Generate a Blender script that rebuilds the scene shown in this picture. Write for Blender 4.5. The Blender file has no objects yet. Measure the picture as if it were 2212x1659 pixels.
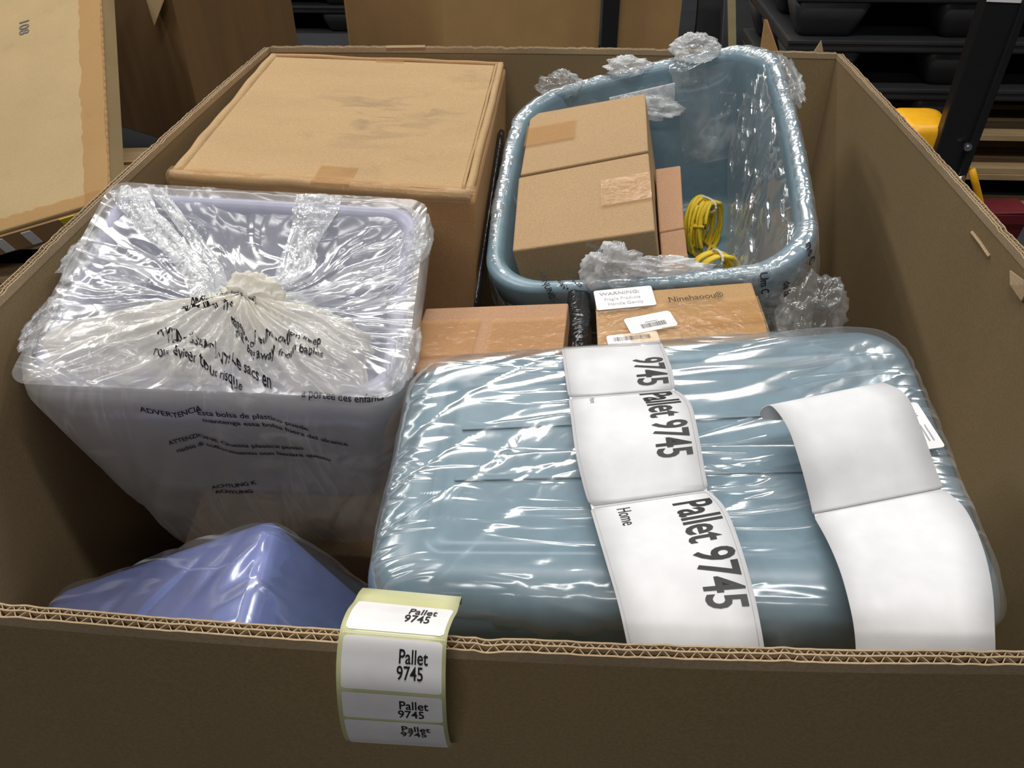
import bpy, bmesh, math, random
from mathutils import Vector, Matrix, noise
from mathutils.bvhtree import BVHTree
random.seed(7)
V = Vector
SC = bpy.context.scene
COL = SC.collection

# ------------------------------------------------------------------ camera
cam_d = bpy.data.cameras.new('camera'); cam = bpy.data.objects.new('camera', cam_d); COL.objects.link(cam)
cr, cu, cf = V((0.99823175, 0.05919551, -0.00540992)), V((-0.03159441, 0.60546407, 0.79524528)), V((-0.05035046, 0.79366816, -0.6062637))
M3 = Matrix((cr, cu, -cf)).transposed()
cam.matrix_world = Matrix.Translation((0.0274358, -0.3098071, 1.3609710)) @ M3.to_4x4()
cam_d.sensor_width = 36; cam_d.lens = 36 * 1775.3 / 2212
cam_d.clip_start = .02
SC.camera = cam

# ------------------------------------------------------------------ world, lamps, exposure
w = bpy.data.worlds.new('world'); SC.world = w; w.use_nodes = True
w.node_tree.nodes['Background'].inputs[0].default_value = (.80, .88, 1, 1)
w.node_tree.nodes['Background'].inputs[1].default_value = .13
SC.view_settings.view_transform = 'Standard'; SC.view_settings.look = 'None'
SC.view_settings.gamma = 1; SC.view_settings.exposure = -.95
SC.cycles.transparent_max_bounces = 24
SC.cycles.max_bounces = 10

def lamp(loc, target, sx, sy, power, color=(1, .97, .92)):
    d = bpy.data.lights.new('warehouse_or_fill_lamp', 'AREA'); d.shape = 'RECTANGLE'; d.size = sx; d.size_y = sy
    d.energy = power; d.color = color
    o = bpy.data.objects.new('warehouse_or_fill_lamp', d); COL.objects.link(o); o.location = loc
    o.rotation_euler = (V(target) - V(loc)).to_track_quat('-Z', 'Y').to_euler()
lamp((.3, .15, 5.0), (.3, .15, 0), 3.2, .30, 210, (1, .98, .95))
lamp((-3.3, 1.6, 4.6), (0, .8, .9), 1.6, .3, 120)
lamp((2.6, 3.0, 5.0), (.3, 1.0, .9), 1.6, .3, 110)
lamp((-.8, 4.6, 5.0), (-.3, 2.2, .5), 3.0, .3, 230)
lamp((-.5, -3.6, 4.6), (0, .4, .8), 2.4, .3, 105)  # added fill lamp behind the camera, brightens the faces turned towards it
lamp((-2.8, 2.8, 5.0), (-2.2, 2.6, 0), 1.6, .3, 60)

# ------------------------------------------------------------------ materials
def nt(name):
    m = bpy.data.materials.new(name); m.use_nodes = True
    t = m.node_tree; t.nodes.clear()
    return m, t, t.nodes, t.links
def N(ns, typ, **k):
    n = ns.new(typ)
    for a, b in k.items():
        if a.startswith('i_'): n.inputs[a[2:].replace('_', ' ')].default_value = b
        elif a.startswith('n_'): n.inputs[int(a[2:])].default_value = b
        else: setattr(n, a, b)
    return n
def ramp(ns, stops):
    r = ns.new('ShaderNodeValToRGB'); e = r.color_ramp.elements
    while len(e) < len(stops): e.new(.5)
    for el, (p, c) in zip(e, stops): el.position = p; el.color = (*c, 1)
    return r
def lerp3(a, k): return tuple(min(1, x * k) for x in a)
def card(name, col, rough=.75, dirt=.5, flute=0.0, axis=(1, 1, 1), vari=.12):
    m, t, ns, L = nt(name)
    out = N(ns, 'ShaderNodeOutputMaterial'); b = N(ns, 'ShaderNodeBsdfPrincipled'); b.inputs['Roughness'].default_value = rough
    b.inputs['Specular IOR Level'].default_value = .25
    tc = N(ns, 'ShaderNodeTexCoord')
    mp = N(ns, 'ShaderNodeMapping'); mp.inputs['Scale'].default_value = axis
    L.new(tc.outputs['Object'], mp.inputs[0])
    n1 = N(ns, 'ShaderNodeTexNoise', i_Scale=5.0, i_Detail=4.0); L.new(mp.outputs[0], n1.inputs['Vector'])
    n2 = N(ns, 'ShaderNodeTexNoise', i_Scale=420.0, i_Detail=2.0); L.new(tc.outputs['Object'], n2.inputs['Vector'])
    r = ramp(ns, [(.3, lerp3(col, 1 - vari)), (.7, lerp3(col, 1 + vari))]); L.new(n1.outputs['Fac'], r.inputs[0])
    r2 = ramp(ns, [(.3, (.86, .86, .86)), (.7, (1.06, 1.06, 1.06))]); L.new(n2.outputs['Fac'], r2.inputs[0])
    mx = N(ns, 'ShaderNodeMixRGB', blend_type='MULTIPLY', n_0=1.0); L.new(r.outputs[0], mx.inputs[1]); L.new(r2.outputs[0], mx.inputs[2])
    last = mx
    if dirt > 0:
        n3 = N(ns, 'ShaderNodeTexNoise', i_Scale=9.0, i_Detail=6.0, i_Roughness=.65); L.new(tc.outputs['Object'], n3.inputs['Vector'])
        d = 1 - .25 * dirt
        r3 = ramp(ns, [(.60, (1, 1, 1)), (.76, (d, d, d * .97))]); L.new(n3.outputs['Fac'], r3.inputs[0])
        m3 = N(ns, 'ShaderNodeMixRGB', blend_type='MULTIPLY', n_0=1.0); L.new(mx.outputs[0], m3.inputs[1]); L.new(r3.outputs[0], m3.inputs[2]); last = m3
    L.new(last.outputs[0], b.inputs['Base Color'])
    bp = N(ns, 'ShaderNodeBump', i_Strength=.12, i_Distance=.002)
    n4 = N(ns, 'ShaderNodeTexNoise', i_Scale=40.0, i_Detail=4.0); L.new(tc.outputs['Object'], n4.inputs['Vector'])
    L.new(n4.outputs['Fac'], bp.inputs['Height']); L.new(bp.outputs[0], b.inputs['Normal'])
    L.new(b.outputs[0], out.inputs[0])
    return m
def plain(name, col, rough=.5, metal=0, spec=.5, bump=0, bscale=30, coat=0):
    m, t, ns, L = nt(name)
    out = N(ns, 'ShaderNodeOutputMaterial'); b = N(ns, 'ShaderNodeBsdfPrincipled')
    b.inputs['Roughness'].default_value = rough; b.inputs['Metallic'].default_value = metal
    b.inputs['Specular IOR Level'].default_value = spec; b.inputs['Coat Weight'].default_value = coat
    tc = N(ns, 'ShaderNodeTexCoord')
    n1 = N(ns, 'ShaderNodeTexNoise', i_Scale=float(bscale), i_Detail=4.0); L.new(tc.outputs['Object'], n1.inputs['Vector'])
    r = ramp(ns, [(.3, lerp3(col, .93)), (.7, lerp3(col, 1.07))]); L.new(n1.outputs['Fac'], r.inputs[0]); L.new(r.outputs[0], b.inputs['Base Color'])
    if bump:
        bp = N(ns, 'ShaderNodeBump', i_Strength=bump, i_Distance=.004); L.new(n1.outputs['Fac'], bp.inputs['Height']); L.new(bp.outputs[0], b.inputs['Normal'])
    L.new(b.outputs[0], out.inputs[0])
    return m
def film(name, veil=.06, milk=(.9, .92, .94), rough=.20, bump=.5, scale=28, gmin=.05, gmax=.75, crease=.25, dist=.006, twarp=.6, layers=False, mask=(.40, .62, .15), streak=.6, sdir=(0, 0, -.55), sfreq=(3, 38, 12), width=.16):
    """thin clear polythene: transparent + fresnel gloss + a faint white veil that thickens in the creases.
    Two kinds of crease: patches of crinkle, and long taut streaks along one direction"""
    m, t, ns, L = nt(name)
    def math_(op, x, y=None):
        n = N(ns, 'ShaderNodeMath', operation=op); L.new(x, n.inputs[0])
        if y is not None:
            if isinstance(y, (int, float)): n.inputs[1].default_value = y
            else: L.new(y, n.inputs[1])
        return n.outputs[0]
    def ridge(src, w_):
        ab = math_('ABSOLUTE', math_('SUBTRACT', src, .5)); r = N(ns, 'ShaderNodeMapRange', n_1=0.0, n_2=w_, n_3=1.0, n_4=0.0); r.interpolation_type = 'SMOOTHSTEP'; L.new(ab, r.inputs[0]); return r.outputs[0]
    out = N(ns, 'ShaderNodeOutputMaterial'); tc = N(ns, 'ShaderNodeTexCoord')
    n1 = N(ns, 'ShaderNodeTexNoise', i_Scale=float(scale), i_Detail=3.0, i_Roughness=.5, i_Distortion=float(twarp)); L.new(tc.outputs['Object'], n1.inputs['Vector'])
    n5 = N(ns, 'ShaderNodeTexNoise', i_Scale=7.0, i_Detail=2.0); L.new(tc.outputs['Object'], n5.inputs['Vector'])
    mk = N(ns, 'ShaderNodeMapRange', n_1=mask[0], n_2=mask[1], n_3=mask[2], n_4=1.0); L.new(n5.outputs['Fac'], mk.inputs[0])
    cr = math_('MULTIPLY', ridge(n1.outputs['Fac'], width), mk.outputs[0])
    mp = N(ns, 'ShaderNodeMapping'); mp.inputs['Rotation'].default_value = sdir; mp.inputs['Scale'].default_value = sfreq
    n0 = N(ns, 'ShaderNodeTexNoise', i_Scale=3.0, i_Detail=1.0); L.new(tc.outputs['Object'], n0.inputs['Vector'])
    wv = N(ns, 'ShaderNodeVectorMath', operation='SCALE'); L.new(n0.outputs['Color'], wv.inputs[0]); wv.inputs['Scale'].default_value = .16
    av = N(ns, 'ShaderNodeVectorMath', operation='ADD'); L.new(tc.outputs['Object'], av.inputs[0]); L.new(wv.outputs[0], av.inputs[1]); L.new(av.outputs[0], mp.inputs[0])
    n2 = N(ns, 'ShaderNodeTexNoise', i_Scale=1.0, i_Detail=2.0); L.new(mp.outputs[0], n2.inputs['Vector'])
    n6 = N(ns, 'ShaderNodeTexNoise', i_Scale=9.0, i_Detail=1.0); L.new(av.outputs[0], n6.inputs['Vector'])
    mk2 = N(ns, 'ShaderNodeMapRange', n_1=.42, n_2=.62, n_3=0.0, n_4=1.0); L.new(n6.outputs['Fac'], mk2.inputs[0])
    stk = math_('MULTIPLY', math_('MULTIPLY', ridge(n2.outputs['Fac'], .045), mk2.outputs[0]), float(streak))
    hgt = math_('ADD', cr, stk)
    bp = N(ns, 'ShaderNodeBump', i_Strength=bump, i_Distance=dist); L.new(hgt, bp.inputs['Height'])
    g = N(ns, 'ShaderNodeBsdfGlossy', i_Roughness=rough); g.inputs[0].default_value = (1, 1, 1, 1); L.new(bp.outputs[0], g.inputs['Normal'])
    tr = N(ns, 'ShaderNodeBsdfTransparent'); tr.inputs[0].default_value = (.975, .98, .985, 1)
    lw = N(ns, 'ShaderNodeLayerWeight', i_Blend=.25); L.new(bp.outputs[0], lw.inputs['Normal'])
    mr = N(ns, 'ShaderNodeMapRange', n_1=0.0, n_2=1.0, n_3=gmin, n_4=gmax); L.new(lw.outputs['Fresnel'], mr.inputs[0])
    m1 = N(ns, 'ShaderNodeMixShader'); L.new(mr.outputs[0], m1.inputs[0]); L.new(tr.outputs[0], m1.inputs[1]); L.new(g.outputs[0], m1.inputs[2])
    df = N(ns, 'ShaderNodeBsdfDiffuse'); df.inputs[0].default_value = (*milk, 1); tl = N(ns, 'ShaderNodeBsdfTranslucent'); tl.inputs[0].default_value = (*milk, 1)
    m2 = N(ns, 'ShaderNodeMixShader', n_0=.4); L.new(df.outputs[0], m2.inputs[1]); L.new(tl.outputs[0], m2.inputs[2])
    pw = math_('MINIMUM', math_('ADD', math_('POWER', cr, 3.0), stk), 1.0)
    vl = N(ns, 'ShaderNodeMapRange', n_1=0.0, n_2=1.0, n_3=veil, n_4=min(1, veil + crease)); L.new(pw, vl.inputs[0])
    vout = vl.outputs[0]
    if layers:
        at = N(ns, 'ShaderNodeAttribute'); at.attribute_name = 'layers'; vout = math_('MULTIPLY', vout, at.outputs['Fac'])
    m3 = N(ns, 'ShaderNodeMixShader'); L.new(vout, m3.inputs[0]); L.new(m1.outputs[0], m3.inputs[1]); L.new(m2.outputs[0], m3.inputs[2])
    L.new(m3.outputs[0], out.inputs[0])
    return m
def tapemat(name, col=(.62, .40, .20), alpha=.55):
    m, t, ns, L = nt(name)
    out = N(ns, 'ShaderNodeOutputMaterial')
    tc = N(ns, 'ShaderNodeTexCoord'); n1 = N(ns, 'ShaderNodeTexNoise', i_Scale=70.0, i_Detail=4.0, i_Distortion=1.0); L.new(tc.outputs['Object'], n1.inputs['Vector'])
    bp = N(ns, 'ShaderNodeBump', i_Strength=.5, i_Distance=.002); L.new(n1.outputs['Fac'], bp.inputs['Height'])
    b = N(ns, 'ShaderNodeBsdfPrincipled', i_Roughness=.18); b.inputs['Base Color'].default_value = (*col, 1); L.new(bp.outputs[0], b.inputs['Normal'])
    b.inputs['Specular IOR Level'].default_value = .6
    tr = N(ns, 'ShaderNodeBsdfTransparent'); tr.inputs[0].default_value = (.98, .92, .84, 1)
    mx = N(ns, 'ShaderNodeMixShader', n_0=alpha); L.new(tr.outputs[0], mx.inputs[1]); L.new(b.outputs[0], mx.inputs[2]); L.new(mx.outputs[0], out.inputs[0])
    return m
MT = dict(
    gay_in=card('pallet_box_board', (.275, .195, .100), flute=1, dirt=.3, axis=(1, 1, .15), vari=.07),
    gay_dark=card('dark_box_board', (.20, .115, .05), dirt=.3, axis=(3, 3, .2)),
    edge=card('raw_board_edge', (.42, .31, .19), dirt=0, vari=.2),
    carton=card('carton_board', (.455, .305, .155), dirt=.9, axis=(1, 2.5, 1), vari=.05),
    carton_side=card('carton_side_board', (.43, .25, .115), dirt=.3, vari=.06),
    small=card('small_carton_board', (.43, .285, .15), dirt=.2, vari=.04),
    pink=card('rosy_carton_board', (.45, .26, .15), dirt=.1, vari=.04),
    ochre=card('ochre_carton_board', (.45, .27, .115), dirt=.2, vari=.06, rough=.5),
    bgcard=card('sandy_carton_board', (.50, .365, .19), dirt=.5, vari=.05),
    lid=card('scuffed_lid_board', (.455, .305, .155), dirt=.9, axis=(1, 2.5, 1), vari=.05),
    tape=tapemat('brown_tape', (.60, .37, .17), .30), ctape=tapemat('clear_tape', (.66, .45, .25), .22),
    teal=plain('blue_grey_plastic', (.175, .27, .33), rough=.32, bump=.03, bscale=60),
    lav=plain('lavender_plastic', (.37, .37, .475), rough=.4, bump=.03, bscale=60),
    blue=plain('periwinkle_plastic', (.175, .22, .50), rough=.35, bump=.03, bscale=60),
    film=film('clear_film', veil=.065, gmin=.045, gmax=.38, rough=.17, scale=15, bump=.22, crease=.26, mask=(.48, .66, .0)),
    film_blue=film('clear_bag_film', veil=.035, gmin=.045, gmax=.38, rough=.16, scale=14, bump=.30, crease=.34, mask=(.52, .68, .0), sdir=(0, 0, -.9), streak=1.0, sfreq=(3, 26, 8)),
    film_side=film('loose_clear_film', veil=.05, gmin=.04, gmax=.40, rough=.18, scale=12, bump=.30, crease=.30, mask=(.45, .65, .1), sdir=(0, 0, -1.0)),
    film_rim=film('tight_clear_film', veil=.10, gmin=.06, gmax=.42, rough=.2, scale=30, bump=.35, crease=.30, mask=(.38, .60, .1)),
    film_lav=film('cloudy_film', veil=.20, gmin=.05, gmax=.40, rough=.24, scale=18, bump=.28, crease=.42, mask=(.46, .64, .03), sdir=(0, 0, .5), streak=.8),
    film_skirt=film('cloudy_hanging_film', veil=.42, milk=(.90, .885, .87), gmin=.03, gmax=.35, scale=14, bump=.25, crease=.22, mask=(.48, .66, .0), sdir=(0, 0, 0), sfreq=(34, 6, 3)),
    milky=film('gathered_film', veil=.62, milk=(.95, .92, .84), gmin=.06, gmax=.42, rough=.22, scale=18, bump=.25, crease=.30, layers=True, mask=(.35, .6, .2)),
    fold=film('folded_film', veil=.34, milk=(.90, .92, .93), gmin=.08, gmax=.55, rough=.22, scale=50, bump=.5, crease=.5, mask=(.3, .5, .3)),
    wad=film('crumpled_film', veil=.20, milk=(.95, .96, .97), gmin=.06, gmax=.5, rough=.18, scale=20, bump=.4, crease=.5, mask=(.3, .5, .3)),
    paper=plain('white_paper', (.73, .735, .755), rough=.45, spec=.3),
    paperw=plain('sticker_paper', (.86, .84, .84), rough=.35, spec=.4),
    liner=plain('yellow_liner', (.62, .62, .34), rough=.3),
    ink=plain('black_ink', (.012, .012, .014), rough=.5), inkg=plain('grey_ink', (.16, .15, .14), rough=.6), lineg=plain('faint_line_ink', (.40, .40, .42), rough=.6),
    inkb=plain('brown_box_ink', (.07, .045, .025), rough=.7),
    cord=plain('yellow_cord', (.80, .58, .03), rough=.45), tie=plain('white_tie', (.7, .7, .7)),
    blackp=plain('black_plastic', (.034, .035, .039), rough=.5, bump=.2, bscale=14), blackw=film('black_wrap', veil=.0, milk=(.02, .02, .02), gmin=.10, gmax=.7),
    blackm=plain('black_paint', (.012, .012, .013), rough=.35), yellow=plain('yellow_paint', (.85, .42, .01), rough=.4), red=plain('red_plastic', (.12, .008, .012), rough=.5),
    steel=plain('steel', (.6, .6, .6), rough=.3, metal=1), wood=card('pallet_wood', (.48, .34, .18), dirt=.6, axis=(1, 8, 4), vari=.2),
    floor=plain('concrete', (.045, .048, .055), rough=.85, bump=.1, bscale=3), wall=plain('dark_wall', (.012, .012, .014), rough=.9),
    beige=plain('beige_wood', (.45, .38, .20), rough=.6), ylab=plain('yellow_sticker', (.75, .6, .03)),
)
def scuff(m, centre, rad):
    """grey rub marks in one area of the lid"""
    t = m.node_tree; ns, L = t.nodes, t.links; b = [n for n in ns if n.type == 'BSDF_PRINCIPLED'][0]; src = b.inputs['Base Color'].links[0].from_socket
    tc = N(ns, 'ShaderNodeTexCoord'); d = N(ns, 'ShaderNodeVectorMath', operation='DISTANCE'); d.inputs[1].default_value = centre; L.new(tc.outputs['Object'], d.inputs[0])
    fo = N(ns, 'ShaderNodeMapRange', n_1=rad * .3, n_2=rad, n_3=1.0, n_4=0.0); L.new(d.outputs['Value'], fo.inputs[0])
    mp = N(ns, 'ShaderNodeMapping'); mp.inputs['Scale'].default_value = (14, 30, 1); L.new(tc.outputs['Object'], mp.inputs[0])
    n = N(ns, 'ShaderNodeTexNoise', i_Scale=1.0, i_Detail=5.0, i_Distortion=.8); L.new(mp.outputs[0], n.inputs['Vector'])
    k = N(ns, 'ShaderNodeMapRange', n_1=.50, n_2=.68, n_3=0.0, n_4=.55); L.new(n.outputs['Fac'], k.inputs[0])
    mu = N(ns, 'ShaderNodeMath', operation='MULTIPLY'); L.new(fo.outputs[0], mu.inputs[0]); L.new(k.outputs[0], mu.inputs[1])
    mx = N(ns, 'ShaderNodeMixRGB', blend_type='MIX'); L.new(mu.outputs[0], mx.inputs[0]); L.new(src, mx.inputs[1]); mx.inputs[2].default_value = (.22, .16, .095, 1); L.new(mx.outputs[0], b.inputs['Base Color'])
scuff(MT['lid'], (.04, .0, .775), .17)
mb, tb, nsb, Lb = nt('black_bag')
ob_ = N(nsb, 'ShaderNodeOutputMaterial'); bb_ = N(nsb, 'ShaderNodeBsdfPrincipled', i_Roughness=.2); bb_.inputs['Base Color'].default_value = (.012, .012, .013, 1)
tcb = N(nsb, 'ShaderNodeTexCoord'); nb_ = N(nsb, 'ShaderNodeTexNoise', i_Scale=40.0, i_Detail=4.0, i_Distortion=1.0); Lb.new(tcb.outputs['Object'], nb_.inputs['Vector'])
bpb = N(nsb, 'ShaderNodeBump', i_Strength=.8, i_Distance=.005); Lb.new(nb_.outputs['Fac'], bpb.inputs['Height']); Lb.new(bpb.outputs[0], bb_.inputs['Normal']); Lb.new(bb_.outputs[0], ob_.inputs[0])
MT['blackbag'] = mb

# ------------------------------------------------------------------ helpers
ORG = {}
def thing(name, label, cat, loc=(0, 0, 0), group=None, rotz=0):
    o = bpy.data.objects.new(name, None); COL.objects.link(o); o.location = loc; o.rotation_euler = (0, 0, rotz)
    o.empty_display_size = .05
    o['label'] = label; o['category'] = cat
    if group: o['group'] = group
    ORG[o.name] = V(loc)
    return o
def mk(name, vs, fs, mat, parent=None, smooth=False, bevel=0, label=None, solid=0, local=False):
    """mesh from world-space points (or local ones) as ONE object under its parent"""
    org = V((0, 0, 0)) if (parent is None or local) else ORG[parent.name]
    me = bpy.data.meshes.new(name); me.from_pydata([V(v) - org for v in vs], [], fs); me.validate(); me.update()
    o = bpy.data.objects.new(name, me); COL.objects.link(o); me.materials.append(MT[mat] if isinstance(mat, str) else mat)
    if parent is not None: o.parent = parent; ORG[o.name] = ORG[parent.name]
    else: ORG[o.name] = V((0, 0, 0))
    if smooth: me.polygons.foreach_set('use_smooth', [True] * len(me.polygons))
    if solid:
        md = o.modifiers.new('s', 'SOLIDIFY'); md.thickness = solid; md.offset = 0
    if bevel:
        md = o.modifiers.new('b', 'BEVEL'); md.width = bevel; md.segments = 2; md.limit_method = 'ANGLE'; md.angle_limit = .6
    if label: o['label'] = label
    return o
def struct(o): o['kind'] = 'structure'; return o
class MB:
    def __init__(s): s.v = []; s.f = []
    def add(s, vs, fs):
        k = len(s.v); s.v += [V(v) for v in vs]; s.f += [[i + k for i in f] for f in fs]; return s
    def hexa(s, P):   # 4 top (BL BR FR FL) + 4 bottom
        return s.add(P, [(3, 2, 1, 0), (4, 5, 6, 7), (0, 1, 5, 4), (1, 2, 6, 5), (2, 3, 7, 6), (3, 0, 4, 7)])
    def box(s, lo, hi):
        x0, y0, z0 = lo; x1, y1, z1 = hi
        return s.hexa([(x0, y1, z1), (x1, y1, z1), (x1, y0, z1), (x0, y0, z1), (x0, y1, z0), (x1, y1, z0), (x1, y0, z0), (x0, y0, z0)])
    def tube(s, pts, r, n=10, closed=False):
        pts = [V(p) for p in pts]; m = len(pts); k = len(s.v); up = V((.13, .21, .97))
        for i, p in enumerate(pts):
            a = pts[(i - 1) % m] if (closed or i) else p; b = pts[(i + 1) % m] if (closed or i < m - 1) else p
            t = (b - a).normalized(); x = t.cross(up)
            if x.length < 1e-3: x = t.cross(V((1, 0, 0)))
            x.normalize(); y = x.cross(t)
            for j in range(n):
                an = 2 * math.pi * j / n; s.v.append(p + (x * math.cos(an) + y * math.sin(an)) * r)
        for i in range(m if closed else m - 1):
            i2 = (i + 1) % m
            for j in range(n): s.f.append([k + i * n + j, k + i * n + (j + 1) % n, k + i2 * n + (j + 1) % n, k + i2 * n + j])
        if not closed:
            s.f.append([k + j for j in range(n)][::-1]); s.f.append([k + (m - 1) * n + j for j in range(n)])
        return s
    def beam(s, a, b, wv, hv):  # box from a to b with half vectors
        a, b, wv, hv = V(a), V(b), V(wv), V(hv)
        return s.hexa([a - wv + hv, a + wv + hv, a + wv - hv, a - wv - hv, b - wv + hv, b + wv + hv, b + wv - hv, b - wv - hv])
    def out(s, name, mat, parent=None, **k): return mk(name, s.v, s.f, mat, parent, **k)
def bil(C, u, v):   # C = BL BR FR FL ; v=1 is back
    BL, BR, FR, FL = C
    return (1 - v) * ((1 - u) * FL + u * FR) + v * ((1 - u) * BL + u * BR)
def cnorm(C):
    n = (C[1] - C[3]).cross(C[0] - C[2]); return n.normalized() if n.z > 0 else -n.normalized()
def rr(hx, hy, r, ns, nc):
    r = max(1e-4, min(r, hx - 1e-4, hy - 1e-4)); P = []
    cs = [(hx - r, -hy + r, -90), (hx - r, hy - r, 0), (-hx + r, hy - r, 90), (-hx + r, -hy + r, 180)]
    for k, (cx, cy, a0) in enumerate(cs):
        for j in range(nc + 1):
            a = math.radians(a0 + 90 * j / nc); P.append((cx + r * math.cos(a), cy + r * math.sin(a)))
        nx, ny, b0 = cs[(k + 1) % 4]; e = P[-1]; f = (nx + r * math.cos(math.radians(b0)), ny + r * math.sin(math.radians(b0)))
        for j in range(1, ns): P.append((e[0] + (f[0] - e[0]) * j / ns, e[1] + (f[1] - e[1]) * j / ns))
    return P
def loft(C, D, prof, ns=1, nc=6, cap0=True, cap1=True, bulge=0):
    """rings of rounded rectangles; prof = [(inset, drop, radius)] measured from the corner quad C"""
    C = [V(c) for c in C]; w = ((C[1] - C[0]).length + (C[2] - C[3]).length) / 2; l = ((C[0] - C[3]).length + (C[1] - C[2]).length) / 2
    vs = []; fs = []; n = None
    for ins, dr, r in prof:
        ring = rr(w / 2 - ins, l / 2 - ins, r, ns, nc)
        for x, y in ring:
            if bulge:
                bx = bulge * (1 - (y / (l / 2)) ** 2); by = bulge * (1 - (x / (w / 2)) ** 2)
                x2 = x + (bx if abs(x) > w * .3 else 0) * (1 if x > 0 else -1) * min(1, max(0, (abs(x) - w * .3) / (w * .15))); y2 = y + (by * (1 if y > 0 else -1)) * min(1, max(0, (abs(y) - l * .3) / (l * .15)))
                x, y = x2, y2
            vs.append(bil(C, .5 + x / w, .5 + y / l) + D * dr)
        n = len(ring)
    m = len(prof)
    for i in range(m - 1):
        for j in range(n): fs.append((i * n + j, i * n + (j + 1) % n, (i + 1) * n + (j + 1) % n, (i + 1) * n + j))
    if cap0: vs.append(sum(vs[:n], V()) / n); c = len(vs) - 1; fs += [(c, (j + 1) % n, j) for j in range(n)]
    if cap1: b = (m - 1) * n; vs.append(sum(vs[b:b + n], V()) / n); c = len(vs) - 1; fs += [(c, b + j, b + (j + 1) % n) for j in range(n)]
    return vs, fs
def displace(o, fn):
    me = o.data; ns_ = [v.normal.copy() for v in me.vertices]; org = ORG[o.name]
    for v, n in zip(me.vertices, ns_): v.co += fn(v.co + org, n)
    me.update()
def nz(p, s, seed=0): return noise.noise(V((p[0] * s + seed * 7.3, p[1] * s + seed * 3.1, p[2] * s - seed * 5.7)))
def rid(p, s, seed=0, k=3): return max(0, 1 - abs(nz(p, s, seed)) * 2.2) ** k
def dirrid(p, ang, along, across, seed, k=4):
    c, s_ = math.cos(ang), math.sin(ang); a = p[0] * c + p[1] * s_; b = -p[0] * s_ + p[1] * c
    q = V((a * along, b * across, p[2] * (along + across) * .4 + seed * 9.7))
    q += V((0, nz(p, 9, seed) * .7, 0))
    return max(0, 1 - abs(noise.noise(q)) * 2.6) ** k
def catmull(P, t):
    n = len(P) - 1; i = max(0, min(n - 1, int(t))); f = t - i
    p1, p2 = P[i], P[i + 1]; p0 = P[i - 1] if i > 0 else p1 * 2 - p2; p3 = P[i + 2] if i < n - 1 else p2 * 2 - p1
    return .5 * ((2 * p1) + (p2 - p0) * f + (2 * p0 - 5 * p1 + 4 * p2 - p3) * f * f + (3 * p1 - p0 - 3 * p2 + p3) * f ** 3)
class Strip:
    def __init__(s, K, sharp=()):
        s.L = [V(a) for a, b in K]; s.R = [V(b) for a, b in K]; s.sharp = set(sharp)
        s.n = len(K) - 1; s.tab = [0]; last = s.raw(0, .5); s.q = 24
        for i in range(1, s.n * s.q + 1):
            p = s.raw(i / s.q, .5); s.tab.append(s.tab[-1] + (p - last).length); last = p
        s.len = s.tab[-1]
    def edge(s, P, t):
        i = max(0, min(s.n - 1, int(t)))
        if s.sharp:   # break the spline at folds
            a = max([0] + [k for k in s.sharp if k <= i]); b = min([s.n] + [k for k in s.sharp if k > i])
            return catmull(P[a:b + 1], t - a)
        return catmull(P, t)
    def raw(s, t, u): return s.edge(s.L, t).lerp(s.edge(s.R, t), u)
    def par(s, d):
        if d <= 0: return d / max(1e-6, s.tab[s.q]) if s.q else 0
        import bisect
        k = min(len(s.tab) - 2, max(0, bisect.bisect_right(s.tab, d) - 1)); return (k + (d - s.tab[k]) / max(1e-9, s.tab[k + 1] - s.tab[k])) / s.q
    def at(s, d, u, h=0):
        t = s.par(max(0, min(s.len, d))); p = s.raw(t, u)
        if h:
            a = s.raw(max(0, t - .02), u); b = s.raw(min(s.n, t + .02), u); w_ = s.raw(t, 1) - s.raw(t, 0)
            n = w_.cross(a - b); n.normalize(); p = p + n * h
        return p
    def dist(s, k): return s.tab[k * s.q]
    def sheet(s, d0, d1, u0, u1, h=0, nd=60, nu=4, r=0, hole=None):
        vs = []; fs = []
        for i in range(nd + 1):
            d = d0 + (d1 - d0) * i / nd; e = 0
            if r: 
                q = min(d - d0, d1 - d)
                if q < r: e = (r - math.sqrt(max(0, r * r - (r - q) ** 2)))
            W = (s.at(d, 1) - s.at(d, 0)).length; e /= W
            for j in range(nu + 1): vs.append(s.at(d, (u0 + e) + (u1 - u0 - 2 * e) * j / nu, h))
        for i in range(nd):
            for j in range(nu): a = i * (nu + 1) + j; fs.append((a, a + 1, a + nu + 2, a + nu + 1))
        return vs, fs
def text2d(s, bold=0.0):
    c = bpy.data.curves.new('t', 'FONT'); c.body = s; c.size = 1; c.offset = bold; c.resolution_u = 3
    o = bpy.data.objects.new('t', c); COL.objects.link(o); bpy.context.view_layer.update()
    me = bpy.data.meshes.new_from_object(o.evaluated_get(bpy.context.evaluated_depsgraph_get()))
    bpy.data.objects.remove(o); bpy.data.curves.remove(c)
    return me
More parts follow.
